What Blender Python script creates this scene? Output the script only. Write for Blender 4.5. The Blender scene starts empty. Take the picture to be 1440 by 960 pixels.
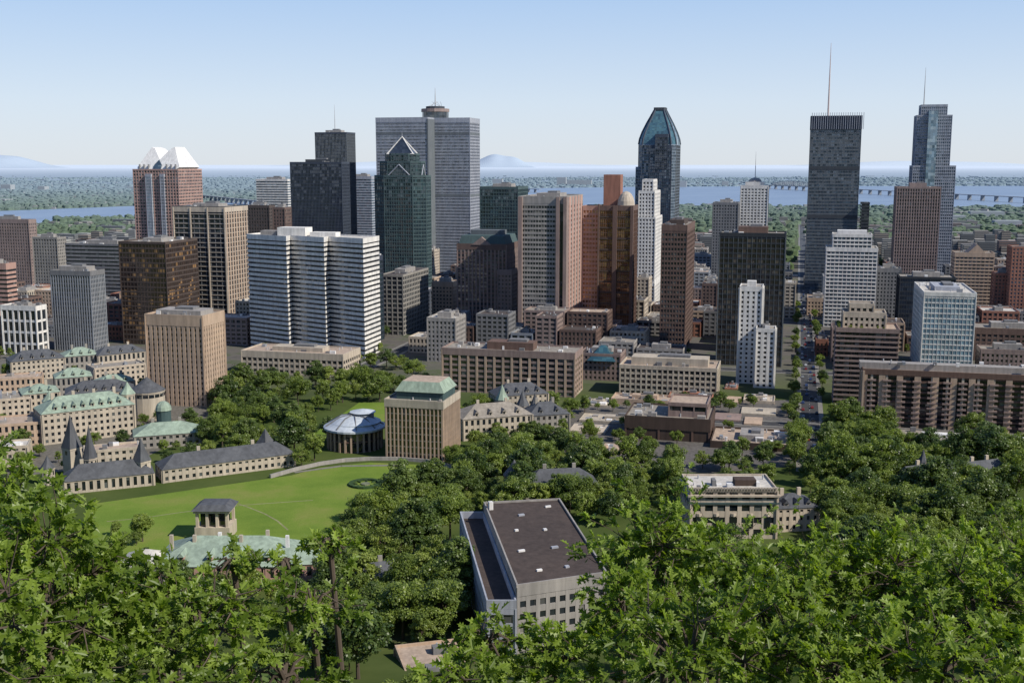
import bpy, math, random
import numpy as np
from mathutils import Vector
R=random.Random(7); NR=np.random.RandomState(7)
# ------------------------------------------------ pixel helpers (image coordinates cast through the camera to world positions)
F=1600.0; H=150.0; P=math.atan(252/1600.0); cP,sP=math.cos(P),math.sin(P)
def ray(x,y):
    cx=(x-720)/F; cy=(480-y)/F
    return cx, cP+cy*sP, -sP+cy*cP
def at(x,y,d):
    r=ray(x,y); s=d/r[1]; return (r[0]*s,d,H+r[2]*s)
def gnd(x,y,z=0.0):
    r=ray(x,y); s=(z-H)/r[2]; return (r[0]*s,r[1]*s)
GA=math.radians(14); U=(math.cos(GA),-math.sin(GA)); V=(math.sin(GA),math.cos(GA))
def L(C,u,v): return (C[0]+u*U[0]+v*V[0], C[1]+u*U[1]+v*V[1])
def toG(p): return (p[0]*U[0]+p[1]*U[1], p[0]*V[0]+p[1]*V[1])
def fromG(u,v): return L((0,0),u,v)
HP=[(-3000,150),(-400,150),(-10,148.3),(3,148.2),(8,142),(20,132),(60,108),(120,74),(200,36),(260,16),(330,2),(370,0),(1e6,0)]
def hz(y):
    for (a,za),(b,zb) in zip(HP,HP[1:]):
        if y<=b: return za+(zb-za)*(y-a)/(b-a)
    return 0
# ------------------------------------------------ materials
def newmat(n):
    m=bpy.data.materials.new(n); m.use_nodes=True
    nt=m.node_tree; b=nt.nodes['Principled BSDF']; return m,nt,b
def N(nt,t,**k):
    n=nt.nodes.new(t)
    for a,v in k.items(): setattr(n,a,v)
    return n
def noise(nt,vec,scale,detail=4,rough=.6):
    n=N(nt,'ShaderNodeTexNoise'); n.inputs['Scale'].default_value=scale
    n.inputs['Detail'].default_value=detail; n.inputs['Roughness'].default_value=rough
    if vec is not None: nt.links.new(vec,n.inputs['Vector'])
    return n
def ramp(nt,fac,stops):
    r=N(nt,'ShaderNodeValToRGB'); e=r.color_ramp.elements
    while len(e)<len(stops): e.new(.5)
    for i,(p,c) in enumerate(stops):
        e[i].position=p; e[i].color=(c[0],c[1],c[2],1)
    nt.links.new(fac,r.inputs['Fac']); return r
def mixc(nt,fac,a,b,bt='MIX'):
    m=N(nt,'ShaderNodeMix',data_type='RGBA',blend_type=bt)
    def s(sock,v):
        if isinstance(v,(tuple,list)): sock.default_value=(v[0],v[1],v[2],1)
        else: nt.links.new(v,sock)
    if isinstance(fac,float): m.inputs[0].default_value=fac
    else: nt.links.new(fac,m.inputs[0])
    s(m.inputs[6],a); s(m.inputs[7],b); return m.outputs[2]
def sc(c,k): return tuple(x*k for x in c)
def haze_tint(nt,col,mx=.11):  # distance haze painted into the base colour, growing with world Y
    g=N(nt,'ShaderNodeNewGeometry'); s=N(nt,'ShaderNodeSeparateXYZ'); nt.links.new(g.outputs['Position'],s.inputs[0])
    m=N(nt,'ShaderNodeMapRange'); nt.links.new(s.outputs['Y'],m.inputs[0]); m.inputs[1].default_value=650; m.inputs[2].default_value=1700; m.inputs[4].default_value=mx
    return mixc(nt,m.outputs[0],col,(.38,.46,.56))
def wall(n,c,rough=.85,var=.25):
    m,nt,b=newmat(n); tc=N(nt,'ShaderNodeTexCoord')
    mp=N(nt,'ShaderNodeMapping'); mp.inputs['Scale'].default_value=(1,1,.12); nt.links.new(tc.outputs['Object'],mp.inputs[0])
    n1=noise(nt,mp.outputs[0],.5,5); n2=noise(nt,tc.outputs['Object'],.06,3)
    r1=ramp(nt,n1.outputs[0],[(.3,sc(c,1-var)),(.7,sc(c,1+var*.5))])
    r2=ramp(nt,n2.outputs[0],[(.3,(.84,.84,.86)),(.7,(1.08,1.06,1.04))])
    nt.links.new(haze_tint(nt,mixc(nt,1.0,r1.outputs[0],r2.outputs[0],'MULTIPLY')),b.inputs['Base Color'])
    b.inputs['Roughness'].default_value=rough; b.inputs['Specular IOR Level'].default_value=.3
    return m
def glass(n,c,light,frac=.25,fh=3.8,bay=3.0,metal=0.0,rough=.08,spec=.9):
    m,nt,b=newmat(n); tc=N(nt,'ShaderNodeTexCoord')
    def dot(v,k,off):
        d=N(nt,'ShaderNodeVectorMath',operation='DOT_PRODUCT'); nt.links.new(tc.outputs['Object'],d.inputs[0]); d.inputs[1].default_value=v
        q=N(nt,'ShaderNodeMath',operation='MULTIPLY_ADD'); nt.links.new(d.outputs['Value'],q.inputs[0]); q.inputs[1].default_value=1/k; q.inputs[2].default_value=off
        f=N(nt,'ShaderNodeMath',operation='FLOOR'); nt.links.new(q.outputs[0],f.inputs[0]); return f.outputs[0]
    cb=N(nt,'ShaderNodeCombineXYZ')
    nt.links.new(dot((U[0],U[1],0),bay,.37),cb.inputs[0]); nt.links.new(dot((V[0],V[1],0),bay,.41),cb.inputs[1]); nt.links.new(dot((0,0,1),fh,.02),cb.inputs[2])
    w=N(nt,'ShaderNodeTexWhiteNoise'); nt.links.new(cb.outputs[0],w.inputs['Vector'])
    r=ramp(nt,w.outputs['Value'],[(0,sc(c,.6)),(1-frac,sc(c,1.2)),(min(.999,1-frac+.03),light),(1,sc(light,.6))])
    nt.links.new(haze_tint(nt,r.outputs[0],.08),b.inputs['Base Color'])
    b.inputs['Metallic'].default_value=metal; b.inputs['Roughness'].default_value=rough; b.inputs['Specular IOR Level'].default_value=spec
    g=N(nt,'ShaderNodeNewGeometry')
    sb=N(nt,'ShaderNodeVectorMath',operation='SUBTRACT'); nt.links.new(w.outputs['Color'],sb.inputs[0]); sb.inputs[1].default_value=(.5,.5,.5)
    s2=N(nt,'ShaderNodeVectorMath',operation='SCALE'); nt.links.new(sb.outputs[0],s2.inputs[0]); s2.inputs['Scale'].default_value=.08
    ad=N(nt,'ShaderNodeVectorMath',operation='ADD'); nt.links.new(s2.outputs[0],ad.inputs[0]); nt.links.new(g.outputs['Normal'],ad.inputs[1])
    nm=N(nt,'ShaderNodeVectorMath',operation='NORMALIZE'); nt.links.new(ad.outputs[0],nm.inputs[0]); nt.links.new(nm.outputs[0],b.inputs['Normal'])
    return m
W={}
for n,c in dict(concrete=(.33,.31,.29),tan=(.48,.36,.265),white=(.76,.74,.70),pink=(.48,.30,.245),brown=(.15,.095,.075),brick=(.33,.15,.10),
    dark=(.032,.036,.042),silver=(.37,.39,.44),stone=(.48,.42,.335),greystone=(.30,.28,.25),bluegrey=(.23,.29,.37),darkbrown=(.08,.056,.045),
    beige=(.52,.445,.355),mauve=(.29,.215,.19),greengrey=(.06,.10,.10),midgrey=(.19,.19,.195),navy=(.035,.045,.07),metalwhite=(.80,.79,.77),gunmetal=(.13,.145,.155),coolgrey=(.26,.28,.31)).items(): W[n]=wall(n+'_facade',c)
RM=dict(gravel=wall('gravel_roof',(.30,.27,.23),.95,.35),dark=wall('tar_roof',(.075,.057,.05),.95,.3),white=wall('membrane_roof',(.56,.53,.48),.9,.25),
    copper=wall('patina_copper_roof',(.30,.38,.30),.7,.35),slate=wall('slate_roof',(.095,.10,.11),.7,.35),tan=wall('gravel_tan_roof',(.44,.345,.27),.95,.3))
Gs=dict(dark=glass('dark_window_glass',(.015,.019,.025),(.10,.11,.11),.14),
    blue=glass('blue_window_glass',(.035,.065,.10),(.14,.20,.25),.25),
    ice=glass('pale_blue_window_glass',(.20,.30,.36),(.35,.45,.48),.3),
    green=glass('green_window_glass',(.012,.028,.034),(.04,.085,.09),.2),
    bronze=glass('bronze_window_glass',(.035,.020,.012),(.30,.17,.07),.16),
    umber=glass('umber_window_glass',(.030,.024,.020),(.11,.09,.07),.16),
    gold=glass('copper_mirror_glass',(.26,.12,.055),(.50,.29,.15),.4,metal=.6),
    navy=glass('navy_window_glass',(.018,.024,.038),(.04,.052,.075),.2),
    mixed=glass('office_window_glass',(.024,.029,.034),(.21,.20,.18),.25),
    teal=glass('teal_roof_glass',(.035,.10,.135),(.06,.15,.18),.4))
def flat(n,c,rough=.8,metal=0):
    m,nt,b=newmat(n); b.inputs['Base Color'].default_value=(*c,1); b.inputs['Roughness'].default_value=rough; b.inputs['Metallic'].default_value=metal; return m
STEEL=flat('painted_steel',(.45,.45,.46),.5); DSTEEL=flat('dark_steel',(.12,.12,.13),.5)
# ------------------------------------------------ mesh builder
def outset(poly,e):
    n=len(poly); o=[]
    for i in range(n):
        a=poly[i-1]; b=poly[i]; c=poly[(i+1)%n]
        d1=(b[0]-a[0],b[1]-a[1]); d2=(c[0]-b[0],c[1]-b[1])
        l1=math.hypot(*d1) or 1; l2=math.hypot(*d2) or 1
        n1=(d1[1]/l1,-d1[0]/l1); n2=(d2[1]/l2,-d2[0]/l2)
        k=1+n1[0]*n2[0]+n1[1]*n2[1]; k=max(k,.35)
        o.append((b[0]+(n1[0]+n2[0])*e/k, b[1]+(n1[1]+n2[1])*e/k))
    return o
def ccw(p):
    a=sum(p[i-1][0]*p[i][1]-p[i][0]*p[i-1][1] for i in range(len(p)))
    return p if a>0 else p[::-1]
class MB:
    def __init__(s): s.v=[];s.f=[];s.m=[];s.mats=[]
    def mi(s,m):
        if m not in s.mats: s.mats.append(m)
        return s.mats.index(m)
    def loft(s,rings,mat,cap=True,capmat=None,bottom=True):
        k=s.mi(mat); n=len(rings[0][0]); st=len(s.v)
        for p,z in rings: s.v+= [(a[0],a[1],z) for a in p]
        for j in range(len(rings)-1):
            for i in range(n):
                a=st+j*n+i; b=st+j*n+(i+1)%n
                s.f.append((a,b,b+n,a+n)); s.m.append(k)
        if cap:
            s.f.append(tuple(st+(len(rings)-1)*n+i for i in range(n))); s.m.append(s.mi(capmat) if capmat else k)
        if bottom: s.f.append(tuple(st+i for i in range(n))[::-1]); s.m.append(k)
    def prism(s,p,z0,z1,mat,**k): s.loft([(p,z0),(p,z1)],mat,**k)
    def ring(s,po,pi,z0,z1,mat):
        k=s.mi(mat); n=len(po); st=len(s.v)
        for p,z in ((po,z0),(po,z1),(pi,z1),(pi,z0)): s.v+=[(a[0],a[1],z) for a in p]
        for j in range(3):
            for i in range(n):
                a=st+j*n+i;b=st+j*n+(i+1)%n; s.f.append((a,b,b+n,a+n)); s.m.append(k)
    def box(s,c,du,w,d,z0,z1,mat):
        nx=(-du[1],du[0]); p=[(c[0]+du[0]*a*w/2+nx[0]*b*d/2, c[1]+du[1]*a*w/2+nx[1]*b*d/2) for a,b in((-1,-1),(1,-1),(1,1),(-1,1))]
        s.prism(p,z0,z1,mat)
    def tube(s,pts,rad,mat,n=5):
        k=s.mi(mat); st=len(s.v); pts=[Vector(p) for p in pts]
        for i,p in enumerate(pts):
            t=(pts[min(i+1,len(pts)-1)]-pts[max(i-1,0)]).normalized()
            a=t.orthogonal().normalized(); b=t.cross(a)
            for j in range(n):
                q=p+(a*math.cos(j*2*math.pi/n)+b*math.sin(j*2*math.pi/n))*rad[i]; s.v.append(tuple(q))
        for i in range(len(pts)-1):
            for j in range(n):
                a=st+i*n+j;b=st+i*n+(j+1)%n; s.f.append((a,b,b+n,a+n)); s.m.append(k)
    def obj(s,name,parent=None,org=(0,0,0),loc=None):
        me=bpy.data.meshes.new(name); me.from_pydata([(a[0]-org[0],a[1]-org[1],a[2]-org[2]) for a in s.v],[],s.f)
        for m in s.mats: me.materials.append(m)
        me.polygons.foreach_set('material_index',s.m); me.update()
        o=bpy.data.objects.new(name,me); bpy.context.collection.objects.link(o)
        if parent: o.parent=parent
        elif loc: o.location=loc
        else: o.location=org
        return o
FOOT=[]
def ngon(c,r,n=16,ph=0): return [(c[0]+r*math.cos(ph+i*2*math.pi/n),c[1]+r*math.sin(ph+i*2*math.pi/n)) for i in range(n)]
class Bld:
    def __init__(s,name,org): s.name=name; s.org=(org[0],org[1],0.0); s.p={}
    def part(s,n):
        if n not in s.p: s.p[n]=MB()
        return s.p[n]
    def done(s):
        e=bpy.data.objects.new(s.name,None); e.location=s.org; e.empty_display_size=5; bpy.context.collection.objects.link(e)
        for n,m in s.p.items():
            if m.f: m.obj(n,e,s.org)
        return e
def S(w,g,fh=3.8,bay=3.0,bh=.45,eb=.25,pw=.5,ep=.35,pm=None,every=1):
    return dict(w=W[w],g=Gs[g],fh=fh,bay=bay,bh=bh,eb=eb,pw=pw,ep=ep,pm=W[pm] if pm else None)
def block(b,poly,z0,z1,st,roof='gravel',cap=None,par=1.0,foot=True):
    poly=ccw(poly)
    if foot: FOOT.append(poly)
    w,g=st['w'],st['g']; A=b.part('walls'); Gp=b.part('windows')
    Gp.prism(poly,z0,z1-.1,g,cap=False,bottom=False)
    fh=st['fh']; bh=fh*st['bh']; n=int((z1-z0)/fh)
    if st['bh']>0:
        A.prism(outset(poly,st['eb']),z0-.5,z0+bh*.6,w)
        for k in range(1,n+1):
            z=z0+k*fh
            if z+bh<z1-.7: A.prism(outset(poly,st['eb']),z-bh*.4,z+bh*.6,w)
    top=max(st['eb'],st['ep'])+.1
    capz=cap if cap is not None else max(1.0,(z1-z0)-n*fh+.5)
    A.prism(outset(poly,top),z1-min(capz,6),z1,w,capmat=RM[roof])
    if par>0: A.ring(outset(poly,top+.02),outset(poly,top-.5),z1-.3,z1+par,w)
    if st['pw']>0:
        pm=st['pm'] or w
        for i in range(len(poly)):
            a=poly[i]; c=poly[(i+1)%len(poly)]; l=math.hypot(c[0]-a[0],c[1]-a[1])
            if l<.8: continue
            du=((c[0]-a[0])/l,(c[1]-a[1])/l); nb=max(1,round(l/st['bay'])); no=(du[1],-du[0])
            for k in range(nb+1):
                t=l*k/nb; t=min(max(t,.01),l-.01)
                ww=st['pw']
                if k in(0,nb): ww=max(ww,.9)
                q=(a[0]+du[0]*t+no[0]*(st['ep']/2-.05),a[1]+du[1]*t+no[1]*(st['ep']/2-.05))
                A.box(q,du,ww,st['ep']+.1,z0-.4,z1-.2,pm)
def frame(poly):
    a,c=poly[0],poly[1]; l=math.hypot(c[0]-a[0],c[1]-a[1]); du=((c[0]-a[0])/l,(c[1]-a[1])/l)
    return du
def centroid(p): return (sum(a[0] for a in p)/len(p),sum(a[1] for a in p)/len(p))
def clutter(b,poly,z,n=5,pent=None,mats=('concrete','midgrey','metalwhite','coolgrey')):
    M=b.part('rooftop_equipment'); c=centroid(poly); du=frame(poly); nx=(-du[1],du[0])
    lw=math.hypot(poly[1][0]-poly[0][0],poly[1][1]-poly[0][1]); ld=math.hypot(poly[-1][0]-poly[0][0],poly[-1][1]-poly[0][1])
    k=0
    if pent:
        M.box(c,du,lw*pent[0],ld*pent[1],z,z+pent[2],W[pent[3] if len(pent)>3 else mats[0]])
        M.box((c[0]+du[0]*lw*.05,c[1]+du[1]*lw*.05),du,lw*pent[0]*.4,ld*pent[1]*.5,z+pent[2],z+pent[2]+1.6,W[mats[1]])
    for i in range(n):
        a=R.uniform(-.42,.42)*lw; q=R.choice([-1,1])*R.uniform(.12,.4)*ld
        s=R.uniform(1.2,4.5); h=R.uniform(.8,2.6)
        M.box((c[0]+du[0]*a+nx[0]*q,c[1]+du[1]*a+nx[1]*q),du,s,R.uniform(1.2,4),z-.05-k*.003,z+h+k*.007,W[R.choice(mats)]); k+=1
    for i in range(n):
        a=R.uniform(-.45,.45)*lw; q=R.uniform(-.42,.42)*ld; p0=(c[0]+du[0]*a+nx[0]*q,c[1]+du[1]*a+nx[1]*q)
        M.prism(ngon(p0,.35,8),z-.05,z+R.uniform(1,2.2),STEEL)
def rectpx(xl,xc,xr,yt,d,depth=None,width=None,mode=None):
    if mode is None: mode='R' if xc<1124 else 'L'
    C=at(xc,yt,d)
    def hit(x,dx,dy):
        r=ray(x,yt); k=r[0]/r[1]; return (k*C[1]-C[0])/(dx-k*dy)
    if mode=='R':
        wd=width or -abs(hit(xl,U[0],U[1])); wd=-abs(wd)
        dp=depth or min(max(abs(hit(xr,V[0],V[1])),12),70)
        poly=[L(C,wd,0),(C[0],C[1]),L(C,0,dp),L(C,wd,dp)]
    else:
        wd=width or abs(hit(xr,U[0],U[1])); dp=depth or min(max(abs(hit(xl,V[0],V[1])),12),70)
        poly=[(C[0],C[1]),L(C,wd,0),L(C,wd,dp),L(C,0,dp)]
    return poly,C[2]
def T(name,xl,xc,xr,yt,d,st,depth=None,roof='gravel',pent=(.5,.4,4),n=4,fin=True,cap=None,mode=None):
    poly,z=rectpx(xl,xc,xr,yt,d,depth,mode=mode)
    b=Bld(name,centroid(poly)); block(b,poly,0,z,st,roof,cap)
    clutter(b,poly,z,n,pent)
    if fin: b.done()
    return b,poly,z
def sub(poly,u0,u1,v0,v1):
    o=poly[0]; a=(poly[1][0]-o[0],poly[1][1]-o[1]); c=(poly[-1][0]-o[0],poly[-1][1]-o[1])
    return [(o[0]+a[0]*u+c[0]*v,o[1]+a[1]*u+c[1]*v) for u,v in((u0,v0),(u1,v0),(u1,v1),(u0,v1))]
def mast(b,p,z0,z1,r=.5,mat=None):
    M=b.part('mast'); M.tube([(p[0],p[1],z0),(p[0],p[1],(z0+z1)/2),(p[0],p[1],z1)],[r,r*.7,r*.2],mat or STEEL,6)
def shrink(poly,k,c=None):
    c=c or centroid(poly); return [(c[0]+(a[0]-c[0])*k,c[1]+(a[1]-c[1])*k) for a in poly]
punch=lambda w,g='mixed',**k: S(w,g,**{**dict(fh=3.5,bay=3.2,bh=.5,eb=.22,pw=1.5,ep=.3),**k})
# ------------------------------------------------ TOWERS, left part
T('brick_apartment_tower',-30,40,47,310,1250,punch('mauve'))
T('grey_office_building',46,80,92,335,1200,punch('greystone'))
T('long_banded_office_building',92,180,186,345,1130,S('midgrey','dark',bh=.55,pw=0),depth=30)
b,poly,z=T('bronze_glass_office_building',167,232,277,342,930,S('darkbrown','bronze',fh=4,bay=3,bh=.3,eb=.12,pw=.25,ep=.2),roof='gravel',n=8,pent=(.4,.4,3))
T('grey_concrete_tower',71,126,146,383,900,S('midgrey','dark',fh=3.6,bay=2.2,bh=.35,eb=.2,pw=.8,ep=.45,pm='coolgrey'),pent=(.7,.6,4))
T('white_arcaded_building',2,50,64,432,880,S('white','dark',fh=9,bay=5,bh=.2,pw=1.5,ep=.5),pent=(.4,.4,3))
T('red_banded_building',-40,8,16,372,960,S('pink','dark',bh=.55,pw=0))
T('tan_lowrise_block',-60,-5,10,440,900,punch('tan'))
# white crowned tower
poly,z=rectpx(187,250,283,239,1450)
b=Bld('white_crowned_tower',centroid(poly)); st=S('pink','mixed',fh=4,bay=4,bh=.4,eb=.2,pw=.9,ep=.4)
block(b,poly,0,z,st); block(b,sub(poly,.30,.42,-.05,.2),0,z-6,S('silver','ice',fh=4,bay=2,bh=.3,pw=.2),foot=False); block(b,sub(poly,.62,.7,-.04,.2),0,z-6,S('silver','blue',fh=4,bay=2,bh=.3,pw=.2),foot=False)
M=b.part('crown'); zt=at(220,207,1450)[2]-z
def prof(poly,pr,v0,v1,zb,mat,M):
    o=poly[0]; a=(poly[1][0]-o[0],poly[1][1]-o[1]); c=(poly[-1][0]-o[0],poly[-1][1]-o[1])
    k=M.mi(mat); st=len(M.v); n=len(pr)
    for v in (v0,v1):
        for u,h in pr:
            vv=v+(.5-v)*min(1,h/(zt if zt else 1))*.55
            M.v.append((o[0]+a[0]*u+c[0]*vv,o[1]+a[1]*u+c[1]*vv,zb+h))
    for i in range(n): M.f.append((st+i,st+(i+1)%n,st+n+(i+1)%n,st+n+i)); M.m.append(k)
    M.f.append(tuple(st+i for i in range(n))); M.m.append(k); M.f.append(tuple(st+n+i for i in range(n))[::-1]); M.m.append(k)
prof(poly,[(.08,0),(.92,0),(1.0,zt*.10),(.80,zt),(.72,zt*.93),(.52,zt*.45),(.36,zt*.93),(.28,zt),(.06,zt*.10)],.05,.95,z+.4,W['metalwhite'],M)
prof(poly,[(.44,0),(.60,0),(.60,zt*.2),(.52,zt*.42),(.44,zt*.2)],.02,.1,z+.6,Gs['blue'],M)
for k in range(9):
    u=.12+k*.1
    if abs(u-.52)>.1: M.prism(sub(poly,u,u+.012,.03,.08),z,z+zt*.25,W['midgrey'])
b.done()
b,poly,z=T('tan_framed_office_tower',243,316,347,292,1000,S('dark','dark',fh=4.2,bay=5.2,bh=.5,eb=.3,pw=.6,ep=.34,pm='midgrey'),pent=(.5,.4,3),cap=5,fin=False)
A=b.part('tan_frame')
for k in range(int(z/4.2)):
    A.prism(outset(poly,.55),k*4.2-.3,k*4.2+.35,W['beige'])
for v in range(9):
    A.prism(sub(poly,.97,1.012,v/8.6,v/8.6+.05),0,z,W['tan'])
for u in (0,.33,.66,.985): A.prism(sub(poly,u,u+.02,-.03,.05),0,z,W['beige'])
A.prism(outset(poly,.7),z-4,z+.4,W['beige'],capmat=RM['gravel']); b.done()
T('dark_brick_midrise',345,378,386,290,1230,punch('darkbrown','dark')); T('brown_midrise',384,400,409,293,1190,punch('brown'))
T('navy_glass_tower',408,480,491,229,1350,S('navy','navy',fh=3.9,bay=1.8,bh=.25,eb=.1,pw=.3,ep=.3),pent=(.5,.4,4,'dark'))
b,poly,z=T('dark_ribbed_tower',443,487,499,187,1520,S('navy','navy',fh=3.9,bay=2,bh=.3,eb=.15,pw=.5,ep=.4,pm='gunmetal'),fin=False)
mast(b,centroid(poly),z,at(478,146,1520)[2],.6); b.done()
T('white_banded_distant_building',360,404,409,253,1750,S('white','blue',bh=.5,pw=0),depth=30)
T('pale_banded_distant_building',488,522,527,249,1700,S('silver','blue',bh=.5,pw=0),depth=30)
# white sawtooth building
P5=lambda x,d,y=335: at(x,y,d)[:2]
zz=at(430,334,895)[2]
front=[P5(348,925),P5(402,897),P5(408,908),P5(455,884),P5(461,895),P5(510,869)]
poly=front+[L(front[-1],0,34),L(front[0],4,30)]
b=Bld('white_sawtooth_office_building',centroid(poly)); block(b,poly,0,zz,S('white','dark',fh=3.75,bay=3,bh=.58,eb=.3,pw=0),roof='white',cap=3)
pl=b.part('penthouse'); c=P5(415,915); pl.box(c,U,24,14,zz,zz+7,W['white']); pl.box(L(c,-22,2),U,14,9,zz,zz+4,W['concrete']); pl.box(L(c,26,0),U,22,10,zz,zz+3.5,W['white']); b.done()
# cruciform tower
C=at(601,166,1440); z=C[2]
poly=[L(C,u,v) for u,v in((-68,0),(0,0),(0,26),(47,26),(47,72),(0,72),(0,100),(-68,100))]
b=Bld('cruciform_skyscraper',centroid(poly)); block(b,poly,0,z,S('silver','blue',fh=3.9,bay=1.6,bh=.46,eb=.25,pw=.2,ep=.35,pm='silver'),cap=5)
for zb in (z*.90,z*.52): b.part('mechanical_floors').prism(outset(poly,.4),zb,zb+3.5,W['gunmetal'])
M=b.part('recess'); M.prism([L(C,u,v) for u,v in((-1,-.8),(.9,-.8),(.9,26.5),(-1,26.5))],0,z-1,W['gunmetal'])
c=L(C,-4,45); M=b.part('penthouse'); M.prism(ngon(c,17,12),z,z+9,Gs['dark']); M.prism(ngon(c,18,12),z+9,z+13,W['mauve']); M.prism(ngon(c,12,12),z+13,z+16,W['dark'])
mast(b,c,z+16,at(594,123,1480)[2],.8)
for k in range(6): M.tube([(c[0]+R.uniform(-9,9),c[1]+R.uniform(-5,5),z+16),(c[0]+R.uniform(-9,9),c[1],z+22)],[.3,.2],STEEL,4)
b.done()
# dark green stepped tower with pyramid top
poly,z=rectpx(524,596,608,248,1200)
b=Bld('pyramid_topped_green_glass_tower',centroid(poly)); gs=S('greengrey','green',fh=3.9,bay=2.6,bh=.28,eb=.2,pw=.35,ep=.3)
c=centroid(poly)
ch=lambda p,k=.22:[q for i in range(4) for q in ((p[i][0]+(p[i-1][0]-p[i][0])*k,p[i][1]+(p[i-1][1]-p[i][1])*k),(p[i][0]+(p[(i+1)%4][0]-p[i][0])*k,p[i][1]+(p[(i+1)%4][1]-p[i][1])*k))]
block(b,ch(poly),0,z,gs,cap=1); zA=at(560,228,1200)[2]; zB=at(560,217,1200)[2]; zC=at(566,193,1200)[2]
block(b,ch(shrink(poly,.80)),z,zA,gs,foot=False,cap=1); block(b,ch(shrink(poly,.60)),zA,zB,gs,foot=False,cap=1)
M=b.part('pyramid_roof'); q=shrink(poly,.52); M.loft([(q,zB),(shrink(poly,.02),zC)],Gs['navy'])
for i in range(4): M.tube([(q[i][0],q[i][1],zB),(c[0],c[1],zC+1)],[.9,.5],W['white'],5); M.tube([(q[i][0],q[i][1],zB+.4),(q[(i+1)%4][0],q[(i+1)%4][1],zB+.4)],[.7,.7],W['white'],5)
q2=shrink(poly,.82)
for i in range(4):
    m=((q2[i][0]+q2[(i+1)%4][0])/2,(q2[i][1]+q2[(i+1)%4][1])/2)
    a=(m[0]+(q2[i][0]-m[0])*.5,m[1]+(q2[i][1]-m[1])*.5); a2=(m[0]-(q2[i][0]-m[0])*.5,m[1]-(q2[i][1]-m[1])*.5)
    M.tube([(a[0],a[1],z+1),(m[0],m[1],z+12)],[.7,.7],W['silver'],5); M.tube([(a2[0],a2[1],z+1),(m[0],m[1],z+12)],[.7,.7],W['silver'],5)
mast(b,c,zC,zC+6,.3); b.done()
T('dark_glass_slab',508,528,538,362,950,S('navy','green',fh=3.8,bay=2,bh=.2,eb=.1,pw=.2,ep=.2),pent=(.4,.4,2))
T('stone_base_office_block',536,566,606,388,985,S('greystone','dark',fh=4,bay=4.5,bh=.3,eb=.25,pw=1,ep=.4),roof='dark')
T('ornate_beige_building',608,636,645,398,1060,punch('tan','dark'))
T('grey_stone_office',601,640,654,449,850,punch('concrete','mixed'),roof='white')
b,poly,z=T('brown_granite_gabled_tower',643,712,730,345,1000,S('brown','mixed',fh=3.9,bay=3.4,bh=.42,eb=.22,pw=1.3,ep=.35,pm='mauve'),fin=False,pent=None,n=0)
M=b.part('mansard_roof'); q=shrink(poly,.96); M.loft([(q,z),(shrink(poly,.86),z+8)],W['greengrey']); M.loft([(sub(poly,.3,.7,-.02,.3),z),(sub(poly,.499,.501,-.02,.3),z+7)],W['mauve']); M.box(centroid(poly),U,30,14,z+7.9,z+12,W['gunmetal'])
block(b,sub(poly,.84,1.12,-.06,.35),0,z-22,punch('mauve'),foot=False); b.done()
T('dark_glass_tower',675,728,742,264,1250,S('greengrey','green',fh=3.9,bay=3,bh=.25,eb=.2,pw=.3,ep=.3))
T('white_column_tower',655,672,676,264,1500,punch('beige'),depth=20)
b,poly,z=T('concrete_banded_office_tower',730,797,823,278,930,S('concrete','mixed',fh=3.85,bay=2.4,bh=.48,eb=.25,pw=.4,ep=.2,pm='concrete'),fin=False,cap=5,pent=(.5,.4,3))
A=b.part('corner_fins')
for u0,u1 in((-.01,.075),(.79,.86),(.94,1.01)): A.prism(sub(poly,u0,u1,-.035,.1),-.2,z+.5,W['mauve'])
A.prism(sub(poly,.865,.935,-.004,.02),0,z-5,Gs['dark'])
for v in (.12,.3,.48,.66,.84): A.prism(sub(poly,.99,1.015,v,v+.1),0,z+.4,W['pink'])
b.done()
# copper-mirror tower
poly,z=rectpx(842,890,900,291,980,depth=30)
b=Bld('copper_mirror_glass_tower',centroid(poly)); cg=S('brown','gold',fh=3.9,bay=2,bh=.12,eb=.1,pw=.25,ep=.2,pm='brown'); block(b,poly,0,z,cg)
M=b.part('piers'); zt=at(860,246,980)[2]
M.prism(sub(poly,.05,.55,.5,.98),z-1,zt,W['brick']); M.prism(sub(poly,-.02,.03,-.06,.06),0,zt-25,W['brown']); M.prism(sub(poly,.42,.55,-.05,.06),0,z+1,W['brown']); M.prism(sub(poly,.94,1.02,-.05,.06),0,z+1,W['brown'])
for k in range(1,12): M.prism(sub(poly,-.01,1.01,-.015,.05),k*z/12,k*z/12+1.3,W['darkbrown'])
wing,zw=rectpx(820,842,846,291,990,depth=26); block(b,wing,0,zw,S('pink','gold',fh=3.9,bay=2.5,bh=.5,eb=.2,pw=.8,ep=.25))
M=b.part('dome'); c=centroid(sub(poly,.5,1,.1,.6)); rr=7.5
M.loft([(ngon(c,rr*math.cos(t),16),z+1+12*math.sin(t)) for t in (0,.3,.6,.9,1.2,1.5)],W['beige']); b.done()
# white stepped art deco
poly,z=rectpx(893,922,932,300,1150)
b=Bld('white_art_deco_tower',centroid(poly)); sw=punch('white','dark',fh=3.7,bay=3)
block(b,poly,0,z-70,sw); block(b,shrink(poly,.93),z-72,z-5,sw,foot=False); zz=at(905,270,1150)[2]; block(b,shrink(poly,.75),z-6,zz,sw,foot=False); block(b,shrink(poly,.5),zz-1,at(905,254,1150)[2],sw,foot=False); b.done()
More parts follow.
